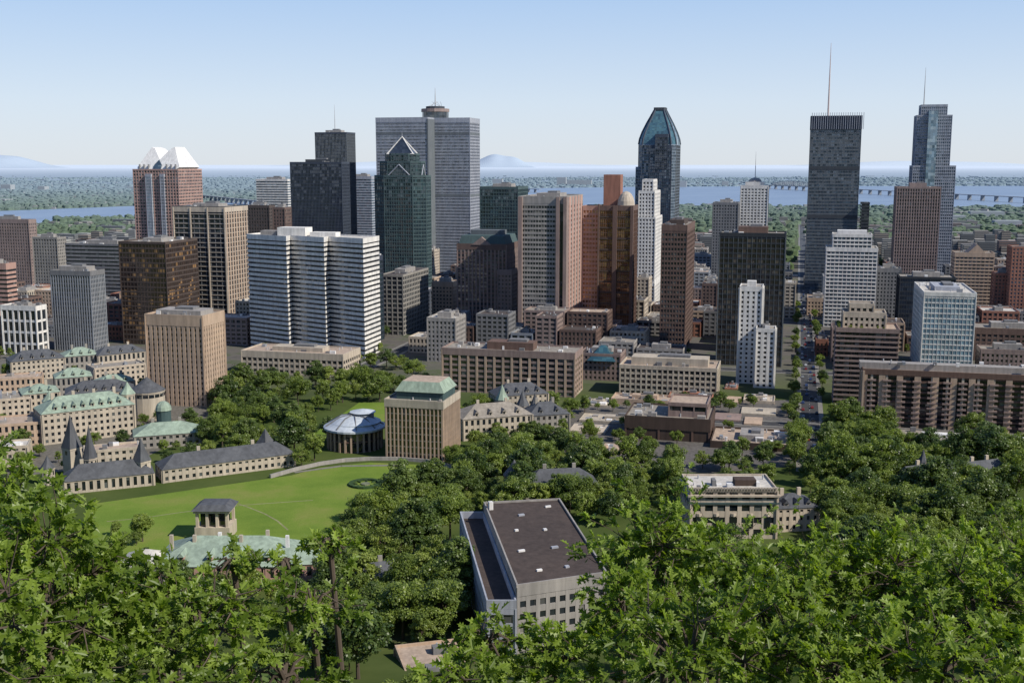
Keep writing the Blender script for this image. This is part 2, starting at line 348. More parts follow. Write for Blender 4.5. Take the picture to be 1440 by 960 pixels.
# arched-roof blue tower
poly,z=rectpx(897,950,964,203,1500)
b=Bld('arched_roof_skyscraper',centroid(poly)); bs=S('bluegrey','blue',fh=3.9,bay=2.6,bh=.22,eb=.15,pw=.3,ep=.25,pm='gunmetal'); c8=ch(poly,.12)
block(b,c8,0,z,bs,cap=1,par=0); zt=at(932,153,1500)[2]; M=b.part('arched_roof')
prf=((0,1.0),(.15,.96),(.35,.84),(.6,.64),(.82,.44),(1,.28))
M.loft([(shrink(c8,k),z+(zt-z)*t) for t,k in prf],Gs['teal'],capmat=W['dark'])
for i in range(8):
    M.tube([(*shrink(c8,k)[i],z+(zt-z)*t+.2) for t,k in prf],[1.2]*6,W['navy'],5)
M.prism(shrink(c8,.32),zt-1,zt+3,W['dark'])
block(b,sub(poly,.34,.90,-.07,.3),0,z-2,S('navy','blue',fh=3.9,bay=2.6,bh=.3,pw=.3),foot=False); block(b,sub(poly,.48,.8,-.09,.3),z-30,z+12,S('navy','navy',fh=3.9,bay=2.6,bh=.3,pw=.3),foot=False)
block(b,sub(poly,-.06,.14,.1,.6),0,z-30,bs,foot=False); b.done()
T('brown_banded_tower',931,966,991,318,900,S('brown','mixed',fh=3.8,bay=2.4,bh=.45,eb=.25,pw=.7,ep=.3),pent=(.6,.5,4,'darkbrown'),cap=4)
T('grey_midrise_tower',1003,1038,1043,286,1320,punch('midgrey','dark'),depth=30)
poly,z=rectpx(1042,1080,1086,262,1370,depth=30)
b=Bld('white_tower_with_barrel_crown',centroid(poly)); block(b,poly,0,z,punch('white','mixed',bay=4)); c=centroid(poly)
M=b.part('crown'); M.box(c,U,22,18,z,z+5,W['white']); M.loft([(ngon(c,8*math.cos(t),16),z+5+5*math.sin(t)) for t in(0,.5,1,1.4)],W['concrete']); mast(b,c,z+8,at(1064,213,1370)[2],.5); b.done()
T('dark_glass_office_slab',1012,1105,1111,330,830,S('dark','umber',fh=3.8,bay=3.4,bh=.35,eb=.12,pw=.3,ep=.25,pm='gunmetal'),depth=28,pent=(.45,.5,5,'brown'),cap=2)
poly,z=rectpx(1041,1072,1080,405,765,depth=18)
b=Bld('stepped_white_apartment_tower',centroid(poly)); ws=punch('white','dark',fh=3.2,bay=3.6,pw=2.2,bh=.5); block(b,poly,0,z,ws)
p2,z2=rectpx(1064,1090,1096,464,750,depth=14); block(b,p2,0,z2,ws); b.part('roof_box').box(centroid(poly),U,6,6,z,z+4,W['white']); clutter(b,p2,z2,2,(.4,.4,3)); b.done()
# right towers (mode L)
poly,z=rectpx(1137,1141,1212,165,1350,depth=42)
b=Bld('tall_antenna_skyscraper',centroid(poly)); block(b,poly,0,z,S('gunmetal','blue',fh=3.9,bay=1.7,bh=.42,eb=.2,pw=.35,ep=.3,pm='gunmetal'),cap=1)
b.part('crown').prism(outset(poly,.8),z-14,z+1.5,W['navy'])
for k in range(24): b.part('crown_fins').box(L(poly[0],1+k*2.5,-1.2),U,.6,.6,z-14,z+5,W['silver'])
for zb in (z*.42,z*.70): b.part('mechanical_floors').prism(outset(poly,.5),zb,zb+4,W['dark'])
mast(b,L(centroid(poly),-9,0),z,at(1167,60,1360)[2],1.1,flat('mast_paint',(.55,.45,.43))); b.done()
T('black_glass_building',1212,1212,1223,286,1330,S('dark','dark',pw=0),depth=25,mode='L',n=1,pent=None)
poly,z=rectpx(1160,1163,1234,349,1040,depth=30)
b=Bld('white_hotel_tower',centroid(poly)); hs=S('white','blue',fh=3.5,bay=3.6,bh=.42,eb=.5,pw=.6,ep=.3); block(b,poly,0,z,hs); block(b,sub(poly,.12,.88,.1,.9),z,z+12,hs,foot=False); b.part('sign_box').box(centroid(poly),U,26,12,z+11.9,z+16,W['metalwhite']); b.done()
poly,z=rectpx(1160,1178,1263,462,700,depth=26)
b=Bld('terraced_apartment_tower',centroid(poly)); ts=S('mauve','mixed',fh=3.1,bay=4.2,bh=.36,eb=1.0,pw=.6,ep=.6,pm='darkbrown'); block(b,poly,0,z,ts,roof='tan')
block(b,sub(poly,.1,.8,.25,.95),z,z+9,punch('beige','dark'),foot=False); block(b,sub(poly,.2,.6,.4,.9),z+9,z+14,punch('beige'),foot=False); TERR=(poly,z,b)
T('pinkbrown_office_tower',1258,1262,1323,264,1260,S('mauve','dark',fh=3.8,bay=2.6,bh=.4,eb=.2,pw=1.1,ep=.5),depth=35,pent=(.4,.4,5,'mauve'))
poly,z=rectpx(1281,1284,1344,234,1450,depth=44)
b=Bld('stepped_blue_skyscraper',centroid(poly)); ms=S('silver','blue',fh=3.9,bay=2.4,bh=.42,eb=.2,pw=.6,ep=.35,pm='silver'); block(b,poly,0,z,ms)
q=sub(poly,.04,.86,.1,.9); zt=at(1300,163,1450)[2]; block(b,q,z,zt,ms,foot=False); q2=sub(poly,.14,.74,.15,.85); block(b,q2,zt,zt+13,ms,foot=False,cap=2)
b.part('vertical_bay').prism(sub(poly,.3,.52,-.05,.2),0,zt+6,Gs['ice']); mast(b,L(q[0],8,8),zt,at(1296,95,1460)[2],.8); b.done()
T('grey_brick_tower',1232,1234,1267,378,1060,punch('midgrey','dark'),depth=20)
T('black_office_block',1262,1266,1344,390,960,S('dark','navy',fh=3.8,bay=2,bh=.3,eb=.1,pw=.2,ep=.2),depth=30)
T('pale_blue_glass_building',1280,1300,1373,412,800,S('white','ice',fh=3.7,bay=2.6,bh=.28,eb=.15,pw=.25,ep=.25),roof='white',n=8,cap=2,pent=(.5,.5,3,'silver'))
b,poly,z=T('beige_gabled_apartment_tower',1338,1344,1398,356,1150,punch('tan','blue',bay=4,eb=.8),fin=False,depth=25,pent=None)
b.part('gable').loft([(sub(poly,.3,.8,.0,.9),z),(sub(poly,.545,.555,0,.9),z+9)],W['tan']); b.done()
T('brick_apartment_tower',1420,1424,1480,348,1080,punch('brick','blue'),depth=25)
T('brown_midrise',1398,1400,1424,385,1100,punch('brick'),depth=20)
T('stepped_brown_building',1368,1372,1470,462,860,punch('brown','dark',bay=4),depth=30)
T('low_brown_building',1375,1380,1460,492,790,punch('mauve','dark'),depth=20)
T('grey_office_midrise',1086,1098,1104,392,1180,punch('greystone','dark'),depth=25); T('tan_office_midrise',1112,1121,1124,402,1500,punch('tan','dark'),depth=25,mode='R')
T('brick_office_midrise',1134,1136,1164,420,1120,punch('tan','dark'),depth=30); T('stone_office_midrise',1128,1131,1160,392,1420,punch('greystone','dark'),depth=30)
T('brick_walkup',1145,1148,1164,478,880,punch('brick','dark'),depth=24)
T('dark_office_midrise',988,1008,1013,400,1100,punch('brown','dark'),depth=25)
T('stone_office_midrise',600,610,616,352,1350,punch('beige','dark'),depth=20); T('brick_office_midrise',896,912,920,392,1090,punch('beige','dark'),depth=22)
# long apartment slab
poly,z=rectpx(1212,1216,1500,520,640,depth=17)
b=Bld('long_balcony_apartment_block',centroid(poly)); block(b,poly,0,z,S('brown','dark',fh=3.0,bay=9.5,bh=.36,eb=.5,pw=3.4,ep=1.0,pm='tan'),roof='tan',cap=2.2)
A=b.part('window_panels')
du=frame(poly); lw=math.hypot(poly[1][0]-poly[0][0],poly[1][1]-poly[0][1])
for k in range(13):
    c0=(poly[0][0]+du[0]*(k+.5)*lw/13,poly[0][1]+du[1]*(k+.5)*lw/13); A.box(L(c0,0,-.2),du,1.3,1.0,0,z-1,W['stone'])
    for f in range(int(z/3)-1): A.box(L(c0,0,-1.3),du,4.6,1.3,f*3+2.9,f*3+3.8,W['mauve'])
b.part('penthouse').box(L(centroid(poly),-8,1),U,95,8,z,z+3.6,W['concrete']); clutter(b,poly,z+3.6,8); b.done()
T('flat_roof_glazed_building',1248,1252,1500,618,592,S('greystone','dark',fh=4.2,bay=4,bh=.3,pw=.6),depth=26,roof='gravel',n=10,pent=(.6,.2,2,'metalwhite'))
# ---- central low row
T('vertical_slit_concrete_block',205,284,314,446,690,S('tan','dark',fh=3.3,bay=3.1,bh=.5,eb=.15,pw=1.9,ep=.5),cap=6.5,pent=(.8,.6,3,'concrete'),n=10)
T('long_beige_library',340,482,507,500,790,S('beige','dark',fh=4,bay=4,bh=.45,pw=1.2),roof='tan',n=10,pent=(.5,.4,3,'stone'),depth=32)
b,poly,z=T('striped_sciences_building',543,622,645,567,560,S('stone','dark',fh=3.4,bay=2.1,bh=.2,eb=.1,pw=.7,ep=.7,pm='tan'),fin=False,cap=3,pent=None,n=3)
M=b.part('copper_penthouse'); q=sub(poly,.12,.95,.2,.95); M.prism(q,z,z+4,W['greengrey']); M.loft([(outset(q,.8),z+4),(shrink(q,.8),z+9)],RM['copper'],capmat=RM['tan']); b.done()
T('brick_university_block',622,808,817,498,720,S('mauve','dark',fh=3.6,bay=6,bh=.42,eb=.25,pw=1.4,ep=.5,pm='tan'),depth=26,roof='gravel',n=14,pent=(.35,.5,5,'brown'))
T('stone_lowrise_office',872,1008,1014,520,715,S('stone','dark',fh=3.6,bay=3.4,bh=.4,pw=1.0),depth=30,roof='tan',n=10,pent=(.8,.5,5,'stone'))
b,poly,z=T('brick_hotel_annex',815,872,886,500,775,punch('mauve','dark'),depth=24,roof='dark',fin=False)
b.part('glass_gable').loft([(sub(poly,.2,.9,-.1,.6),z-4),(sub(poly,.5,.6,.2,.3),z+6)],Gs['teal']); b.done()
b,poly,z=T('brown_brick_hall',880,998,1004,592,600,S('darkbrown','dark',fh=12,bay=9,bh=.75,eb=.2,pw=1,ep=.5,pm='brown'),depth=34,roof='gravel',n=10,pent=None,fin=False)
block(b,sub(poly,.5,.95,.2,.9),z,z+7,S('mauve','dark',fh=7,bay=8,bh=.8,pw=.6),roof='tan',foot=False); b.done()
T('brown_brick_annex',1000,1112,1117,628,580,S('darkbrown','dark',fh=6,bay=8,bh=.7,eb=.2,pw=.8),depth=34,roof='tan',n=14,pent=(.3,.5,3,'concrete'))
for (xl,xc,xr,y,d,w,rf) in [(800,872,880,640,575,'tan','white'),(815,925,932,598,640,'stone','white'),(860,950,958,566,690,'tan','tan'),(1004,1040,1046,600,650,'mauve','white'),(1042,1090,1096,590,665,'stone','tan'),
    (1046,1088,1094,566,700,'beige','white'),(640,700,712,622,610,'greystone','gravel'),(800,850,856,612,620,'beige','gravel'),(940,1000,1006,562,700,'brick','gravel'),(820,858,866,572,690,'stone','gravel'),(1010,1040,1046,575,700,'tan','gravel'),
    (790,812,818,560,730,'stone','white'),(1020,1036,1040,548,745,'brick','tan'),(1046,1070,1076,612,640,'tan','white'),(1066,1094,1100,625,610,'stone','white')]:
    T('lowrise_campus_building',xl,xc,xr,y,d,punch(w,'dark'),depth=18,roof=rf,n=9,pent=(.4,.35,2.5,w))
# ------------------------------------------------ pitched-roof stone buildings
def house(name,p1,p2,depth,eave,rise,w='greystone',rm='slate',rt='hip',dorm=0,chim=2,bay=3.2,fin=True,z0=0,fh=3.6):
    du=(p2[0]-p1[0],p2[1]-p1[1]); l=math.hypot(*du); du=(du[0]/l,du[1]/l); nx=(-du[1],du[0])
    q=[p1,p2,(p2[0]+nx[0]*depth,p2[1]+nx[1]*depth),(p1[0]+nx[0]*depth,p1[1]+nx[1]*depth)]
    b=Bld(name,centroid(q)); block(b,q,z0,eave,punch(w,'dark',bay=bay,fh=fh,pw=1.7),cap=.7,par=0 if rt!='flat' else .8,roof=rm if rt=='flat' else 'slate')
    if rt!='flat':
        M=b.part('roof'); o=outset(q,.8); ins=0.001 if rt=='gable' else min(.45,depth/2/l)
        r=[(q[0][0]+nx[0]*depth/2+du[0]*l*ins,q[0][1]+nx[1]*depth/2+du[1]*l*ins)]; r2=(q[1][0]+nx[0]*depth/2-du[0]*l*ins,q[1][1]+nx[1]*depth/2-du[1]*l*ins)
        e=.02; rr=[(r[0][0],r[0][1]),(r2[0],r2[1]),(r2[0]+nx[0]*e,r2[1]+nx[1]*e),(r[0][0]+nx[0]*e,r[0][1]+nx[1]*e)]
        M.loft([(o,eave+.05),(rr,eave+rise)],RM[rm])
        for i in range(dorm):
            t=(i+.5)/dorm*l*.8+l*.1; c=(p1[0]+du[0]*t+nx[0]*depth*.16,p1[1]+du[1]*t+nx[1]*depth*.16); D=b.part('dormers'); zb=eave+rise*.1
            D.box(c,du,1.8,depth*.2,zb,zb+rise*.32,W[w]); D.box((c[0]-nx[0]*depth*.103,c[1]-nx[1]*depth*.103),du,1.0,.1,zb+.5,zb+rise*.3,Gs['dark'])
            s=[(c[0]+du[0]*a+nx[0]*v,c[1]+du[1]*a+nx[1]*v) for a,v in((-1.2,-depth*.13),(1.2,-depth*.13),(1.2,depth*.14),(-1.2,depth*.14))]
            s2=[(c[0]+du[0]*a+nx[0]*v,c[1]+du[1]*a+nx[1]*v) for a,v in((-.01,-depth*.13),(.01,-depth*.13),(.01,depth*.14),(-.01,depth*.14))]
            D.loft([(s,zb+rise*.32),(s2,zb+rise*.32+1.5)],RM[rm])
        for i in range(chim):
            t=l*(i+.7)/(chim+.4); c=(p1[0]+du[0]*t+nx[0]*depth*.55,p1[1]+du[1]*t+nx[1]*depth*.55); b.part('chimneys').box(c,du,1.6,1.0,eave,eave+rise+2,W[w])
    else: clutter(b,q,eave,max(3,int(l*depth/130)))
    if fin: b.done()
    return b,q
def turret(b,c,r,z,h,w='greystone',rm='slate',n=10,z0=0):
    M=b.part('turrets'); M.prism(ngon(c,r,n,.2),z0,z,W[w]); M.prism(ngon(c,r+.3,n,.2),z-.8,z+.1,W[w]); M.loft([(ngon(c,r+.5,n,.2),z+.1),(ngon(c,r*.55,n,.2),z+h*.45),(ngon(c,.05,n,.2),z+h)],RM[rm])
    for k in range(n):
        a=.2+(k+.5)*2*math.pi/n; rr=r*math.cos(math.pi/n); M.box((c[0]+rr*math.cos(a),c[1]+rr*math.sin(a)),(-math.sin(a),math.cos(a)),r*.3,.14,z-3.2,z-1.3,Gs['dark'])
g2=gnd
b,q=house('stone_pavilion_long',g2(230,679),g2(414,655),14,6.5,5.5,'stone','slate',dorm=0,chim=2,fin=False)
c=at(374,640,560); turret(b,c[:2],5,9,at(374,602,560)[2]-9,'stone','slate',4); b.done()
b,q=house('stone_gatehouse',g2(92,695),g2(216,682),13,6,6,'stone','slate',fin=False,chim=3)
for x,y,d,r in((98,583,535,4.5),(124,597,530,3),(198,624,522,4),(66,640,520,3)):
    c=at(x,y,d); turret(b,c[:2],r,max(8,c[2]-16 if c[2]>26 else c[2]-8),min(16,c[2]-8),'stone','slate',4 if r>3.5 else 8)
b.done()
b,q=house('victorian_hospital_wing',g2(62,626),g2(190,610),20,17,7,'stone','copper',dorm=8,chim=4,fin=False)
c=at(70,560,625); turret(b,c[:2],4,18,6,'stone','copper',8); c=at(180,565,640); turret(b,c[:2],4,19,7,'stone','copper',8); b.done()
house('stone_hospital_block',g2(-30,632),g2(60,625),22,12,0,'tan','tan','flat')
house('stone_hospital_block',g2(-40,600),g2(45,592),22,14,0,'beige','gravel','flat')
house('stone_hospital_block',g2(35,590),g2(85,585),20,15,4,'stone','copper','hip',dorm=3)
b,q=house('victorian_hospital_wing',g2(95,590),g2(190,583),20,15,6,'stone','slate',dorm=6,fin=False)
c=at(208,570,660); turret(b,c[:2],10,17,8,'stone','slate',18); b.done()
b,q=house('domed_chapel_building',g2(190,632),g2(282,625),18,7,5,'greystone','copper',dorm=0,fin=False)
c=at(231,600,610); M=b.part('cupola'); M.prism(ngon(c[:2],4,12),8,16,W['greengrey']); M.loft([(ngon(c[:2],4.4*math.cos(t)+.05,12),16+5*math.sin(t)) for t in(0,.4,.8,1.2,1.56)],RM['copper']); b.done()
house('stone_college_hall',g2(18,537),g2(92,530),18,14,6,'stone','slate',dorm=4)
house('stone_college_hall',g2(92,527),g2(140,523),18,13,5,'greystone','copper',dorm=3)
house('stone_college_hall',g2(135,548),g2(205,540),18,14,0,'beige','gravel','flat')
house('stone_college_hall',g2(0,560),g2(60,556),18,12,0,'tan','tan','flat')
house('stone_college_hall',g2(80,560),g2(130,556),16,13,5,'greystone','copper',dorm=3)
house('stone_college_hall',g2(140,525),g2(205,518),14,13,5,'stone','slate',dorm=3)
house('stone_college_hall',g2(140,568),g2(190,563),14,13,4,'greystone','copper',dorm=3)
house('stone_hospital_block',g2(-30,660),g2(40,655),14,10,0,'stone','white','flat')
house('brick_service_wing',g2(120,655),g2(200,648),12,7,0,'stone','tan','flat')
b,q=house('turreted_stone_museum',g2(652,620),g2(748,612),20,12,6,'stone','gravel',dorm=4,fin=False)
for x,y,d,r in((706,540,650,3.6),(735,548,640,3.6),(752,552,655,3.2),(775,556,660,3)):
    c=at(x,y,d); turret(b,c[:2],r,c[2]-9,9,'greystone','copper' if x==706 else 'slate',8)
b.done()
house('stone_campus_house',g2(745,612),g2(800,608),16,11,6,'greystone','slate',dorm=2)
house('stone_campus_house',g2(700,590),g2(770,585),16,14,6,'stone','slate',dorm=4)
b,q=house('stone_villa',g2(1285,700),g2(1350,692),14,7,6,'beige','slate','gable',fin=False); c=at(1298,645,520); turret(b,c[:2],2,11,6,'beige','slate',8); b.done()
house('stone_villa',g2(1365,690),g2(1415,684),13,7,5,'beige','slate','gable')
b,q=house('slate_roof_hall',g2(740,712),g2(840,708),14,9,6,'greystone','slate','hip',fin=False); c=at(723,680,490); turret(b,c[:2],4.5,13,7,'brick','slate',14); b.done()
house('brown_flat_roof_house',g2(575,955,6),g2(660,945,6),22,6,0,'tan','tan','flat')
house('small_slate_house',g2(490,840),g2(560,832),11,6,4,'greystone','slate','gable')
# cream mansion
b,q=house('cream_stone_mansion',g2(970,757),g2(1090,757),22,20,0,'beige','white','flat',fin=False,chim=0,bay=4.6,fh=5)
M=b.part('cornice'); M.prism(outset(q,1.2),17.6,18.4,W['beige']); M.prism(outset(q,.9),14.6,15.2,W['greengrey']); M.prism(sub(q,.55,.8,.3,.55),20,22.5,W['darkbrown'])
for k in range(30):
    M.box((q[0][0]+(q[1][0]-q[0][0])*(k+.5)/30,q[0][1]+(q[1][1]-q[0][1])*(k+.5)/30-.9),(1,0),.35,.35,20,21.3,W['beige'])
M.prism([(q[0][0]-.5,q[0][1]-1.2),(q[1][0]+.5,q[1][1]-1.2),(q[1][0]+.5,q[1][1]-.6),(q[0][0]-.5,q[0][1]-.6)],21.3,21.6,W['beige'])
for k in range(5):
    c=(q[0][0]+(q[1][0]-q[0][0])*(k+.5)/5,q[0][1]-.5); M.prism([(c[0]-1.2,c[1]),(c[0]+1.2,c[1]),(c[0]+1.2,c[1]+.25),(c[0]-1.2,c[1]+.25)],4.5,9.6,Gs['dark']); M.prism(ngon((c[0],c[1]+.9),1.3,8),9.4,10.6,W['beige'])
b.done(); house('mansion_side_wing',g2(1092,748),g2(1150,745),16,10,4,'beige','slate','hip',dorm=3)
# long dark-roof hall (foreground)
zr=24.0
p1=gnd(728,824,zr); p2=gnd(852,806,zr); p4=gnd(682,708,zr); p3=gnd(786,703,zr)
q=[p1,p2,p3,p4]; b=Bld('long_dark_roof_hall',centroid(q)); block(b,q,0,zr,S('concrete','mixed',fh=4,bay=3.4,bh=.5,pw=1.3,ep=.3),roof='dark',cap=3.2,par=.7)
du=frame(q); M=b.part('skylights')
for u,v in((.3,.12),(.62,.12),(.2,.35),(.6,.35),(.25,.6),(.6,.58),(.4,.8),(.8,.9)): M.box(((1-v)*((1-u)*p1[0]+u*p2[0])+v*((1-u)*p4[0]+u*p3[0]),(1-v)*((1-u)*p1[1]+u*p2[1])+v*((1-u)*p4[1]+u*p3[1])),du,R.uniform(1,2.6),R.uniform(.8,1.4),zr-.05,zr+.6,W[R.choice(['metalwhite','silver'])])
M.box(gnd(690,716,zr),du,1.5,1.5,zr,zr+3,W['metalwhite'])
w1=(p1[0]-9,p1[1]-2); w4=(p4[0]-9,p4[1]+1); wing=[w1,(p1[0]-.8,p1[1]-2),(p4[0]-.8,p4[1]+1),w4]
block(b,wing,0,zr-6,S('silver','mixed',fh=4,bay=3.4,bh=.5,pw=1.2,ep=.3),roof='dark',cap=2,par=2.6); b.done()
# copper roof hall with belvedere
b,q=house('copper_roof_hall',g2(215,830,0),g2(415,830,0),26,9,7,'pink','copper','hip',dorm=4,chim=0,fin=False)
c=at(303,725,445); z=at(303,705,445)[2]; M=b.part('belvedere_tower'); c=c[:2]
tq=[(c[0]-7,c[1]-6),(c[0]+7,c[1]-6),(c[0]+7,c[1]+6),(c[0]-7,c[1]+6)]
M.prism(tq,0,z-9,W['stone'])
for a in(-6,-2,2,6):
    for e in(-5,5): M.box((c[0]+a,c[1]+e),(1,0),1.1,1.1,z-9,z-3,W['beige'])
M.prism(shrink(tq,.7),z-9,z-3,Gs['dark']); M.prism(outset(tq,.3),z-3,z-2,W['stone']); M.loft([(outset(tq,1.0),z-2),(shrink(tq,.75),z)],RM['slate'])
for a in range(6):
    cc=(q[0][0]+(q[1][0]-q[0][0])*(a+.5)/6,q[0][1]+R.uniform(9,16)); b.part('roof_vents').box(cc,(1,0),1.2,1.2,11,17,W[R.choice(['metalwhite','stone'])])
b.done()
house('copper_roof_wing',g2(360,800,8),g2(455,795,8),14,9,4,'pink','copper','hip',chim=0); house('copper_roof_wing',g2(165,800,8),g2(230,800,8),14,9,4,'greystone','white','hip',chim=0)
# round lecture pavilion
c=at(499,605,592)[:2]; b=Bld('round_lecture_pavilion',c); block(b,ngon(c,14,28),0,11,S('brown','dark',fh=5.5,bay=3.2,bh=.12,eb=.6,pw=.5,ep=.9,pm='tan'),roof='white',cap=1,par=0)
M=b.part('shell_roof'); SH=wall('white_shell_paint',(.52,.57,.62),.5,.2)
M.loft([(ngon(c,16.5,28),10.6),(ngon(c,16.5,28),11.6),(ngon(c,13,28),13.4),(ngon((c[0]+1,c[1]),13,28),14),(ngon(c,8,28),16.4),(ngon(c,2,28),17.2)],SH)
for k in range(9): a=k*.7; M.tube([(c[0]+15.5*math.cos(a),c[1]+15.5*math.sin(a),12.3),(c[0]+8*math.cos(a),c[1]+8*math.sin(a),16.8),(c[0],c[1],18)],[.35,.3,.2],W['midgrey'],4)
M.prism(ngon((c[0]+4,c[1]+3),6,20),14,18.4,W['coolgrey']); M.loft([(ngon((c[0]+4,c[1]+3),7,20),18.4),(ngon((c[0]+4,c[1]+3),2,20),19.6)],SH); b.done()
TERR[2].done()

# ------------------------------------------------ ground, water, lawns, roads
def sheet(name,pts,z,mat):
    m=MB(); k=m.mi(mat); m.v=[(p[0],p[1],z) for p in pts]; m.f=[tuple(range(len(pts)))]; m.m=[k]; return m.obj(name)
gm,nt,bs_=newmat('terrain_surface'); ge=N(nt,'ShaderNodeNewGeometry'); sx=N(nt,'ShaderNodeSeparateXYZ'); nt.links.new(ge.outputs['Position'],sx.inputs[0])
def mr(a,b_):
    m=N(nt,'ShaderNodeMapRange'); nt.links.new(sx.outputs['Y'],m.inputs[0]); m.inputs[1].default_value=a; m.inputs[2].default_value=b_; return m.outputs[0]
n1=noise(nt,ge.outputs['Position'],.02,8); n1b=noise(nt,ge.outputs['Position'],.05,8,.7); n2=noise(nt,ge.outputs['Position'],.003,10,.7); n3=noise(nt,ge.outputs['Position'],.0008,10,.75)
near=ramp(nt,n1.outputs[0],[(.35,(.05,.075,.022)),(.6,(.085,.11,.035)),(.75,(.17,.155,.12))]).outputs[0]
city=ramp(nt,n1b.outputs[0],[(.3,(.09,.088,.084)),(.5,(.13,.12,.11)),(.62,(.08,.10,.055)),(.75,(.18,.165,.145))]).outputs[0]
city2=ramp(nt,n1b.outputs[0],[(.3,(.085,.11,.075)),(.5,(.12,.15,.10)),(.62,(.10,.13,.08)),(.75,(.20,.19,.165))]).outputs[0]
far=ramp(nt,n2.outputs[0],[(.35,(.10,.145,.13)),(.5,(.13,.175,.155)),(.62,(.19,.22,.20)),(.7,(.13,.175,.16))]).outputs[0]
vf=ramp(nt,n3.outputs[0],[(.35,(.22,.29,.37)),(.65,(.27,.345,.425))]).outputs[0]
c1=mixc(nt,mr(700,860),near,city); c1=mixc(nt,mr(1800,2300),c1,city2); c2=mixc(nt,mr(2900,3400),c1,far); c3=mixc(nt,mr(3800,9000),c2,vf); c4=mixc(nt,mr(9000,30000),c3,(.58,.66,.76))  # far ground blended to pale blue: haze put into its colour
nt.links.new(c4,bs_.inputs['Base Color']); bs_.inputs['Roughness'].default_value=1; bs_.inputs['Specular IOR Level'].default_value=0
ys=[-3000,-400,-100,-10,3,8,14,20,30,45,60,90,120,160,200,230,260,300,330,370,600,1000,2000,4000,8000,16000,30000,60000]
xs=[-60000,-20000,-6000,-2000,-800,-400,-200,-100,-50,-20,0,20,50,100,200,400,800,2000,6000,20000,60000]
m=MB(); k=m.mi(gm)
for y in ys:
    for x in xs: m.v.append((x,y,hz(y)+(2.5*math.sin(x*.021+y*.03) if 20<y<300 else 0)))
nx=len(xs)
for j in range(len(ys)-1):
    for i in range(nx-1): a=j*nx+i; m.f.append((a,a+1,a+nx+1,a+nx)); m.m.append(k)
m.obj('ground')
wm,nt,bw=newmat('river_water'); bw.inputs['Roughness'].default_value=.4; bw.inputs['Specular IOR Level'].default_value=.4
ge=N(nt,'ShaderNodeNewGeometry'); nn=noise(nt,ge.outputs['Position'],.004,6); r=ramp(nt,nn.outputs[0],[(.3,(.19,.26,.37)),(.7,(.25,.33,.44))]); nt.links.new(r.outputs[0],bw.inputs['Base Color'])
riv=[(-300,324),(0,318),(60,316),(80,308),(185,306),(300,300),(450,294),(700,291),(900,290),(1000,289),(1200,291),(1440,291),(1800,294)]+[(1800,261),(1440,261.5),(1085,262),(900,263),(740,265),(600,272),(400,282),(185,290),(0,297),(-300,302)]
RIV=[gnd(*p) for p in riv]; sheet('river',RIV,.4,wm)
gr,nt,bg=newmat('mown_grass'); tc=N(nt,'ShaderNodeNewGeometry'); na=noise(nt,tc.outputs['Position'],.035,8,.65); nb_=noise(nt,tc.outputs['Position'],1.5,4)
ra=ramp(nt,na.outputs[0],[(.3,(.11,.18,.026)),(.5,(.155,.225,.036)),(.65,(.20,.23,.055)),(.78,(.25,.235,.09))]); rb=ramp(nt,nb_.outputs[0],[(.3,(.8,.8,.8)),(.7,(1.1,1.1,1.1))])
nt.links.new(mixc(nt,1.0,ra.outputs[0],rb.outputs[0],'MULTIPLY'),bg.inputs['Base Color']); bg.inputs['Roughness'].default_value=.95; bg.inputs['Specular IOR Level'].default_value=.1
LAWN=[gnd(*p) for p in [(130,708),(230,694),(410,668),(450,657),(520,650),(590,653),(640,663),(658,684),(600,700),(540,712),(480,740),(440,775),(395,800),(330,815),(180,800),(120,770)]]
LAWN2=[gnd(*p) for p in [(440,610),(505,566),(560,566),(548,590),(470,612)]]
sheet('lawn',LAWN,.03,gr); sheet('lawn',LAWN2,.03,gr)
asph=wall('asphalt',(.055,.055,.057),.9,.3); conc=wall('pavement_concrete',(.21,.20,.18),.9,.25); paint=flat('road_paint',(.6,.6,.58)); dirt=wall('gravel_path',(.25,.25,.12),.95,.3)
sheet('paved_yard',[gnd(*p) for p in [(790,570),(1112,562),(1118,655),(1000,665),(795,655)]],.02,wall('yard_asphalt',(.13,.12,.11),.95,.4))
sheet('paved_yard',[gnd(*p) for p in [(-60,500),(205,500),(300,575),(290,600),(190,650),(-60,680)]],.02,wall('court_paving',(.15,.14,.12),.95,.4))
def strip(name,pts,w,z,mat,thick=0):
    m=MB()
    for a,c in zip(pts,pts[1:]):
        l=math.hypot(c[0]-a[0],c[1]-a[1]); du=((c[0]-a[0])/l,(c[1]-a[1])/l); nx_=(-du[1]*w/2,du[0]*w/2); st=len(m.v); k=m.mi(mat)
        if thick: m.box(((a[0]+c[0])/2,(a[1]+c[1])/2),du,l+.1,w,z,z+thick,mat)
        else:
            m.v+=[(a[0]-nx_[0],a[1]-nx_[1],z),(c[0]-nx_[0],c[1]-nx_[1],z),(c[0]+nx_[0],c[1]+nx_[1],z),(a[0]+nx_[0],a[1]+nx_[1],z)]; m.f.append((st,st+1,st+2,st+3)); m.m.append(k)
    return m.obj(name)
strip('footpath',[gnd(150,733),gnd(200,728),gnd(255,720),gnd(340,710),gnd(440,703)],.8,.05,dirt); strip('footpath',[gnd(335,708),gnd(352,714),gnd(372,722),gnd(390,732),gnd(405,745)],.8,.054,dirt); strip('footpath',[gnd(414,664),gnd(480,655),gnd(560,654)],2.5,.058,conc)
pt=[gnd(*p) for p in [(380,672),(415,662),(450,654),(485,649),(520,647),(560,647),(600,650),(640,659),(662,674)]]
strip('reservoir_retaining_wall',pt,1.0,0,W['concrete'],1.8)
u0=toG(gnd(1138,560))[0]
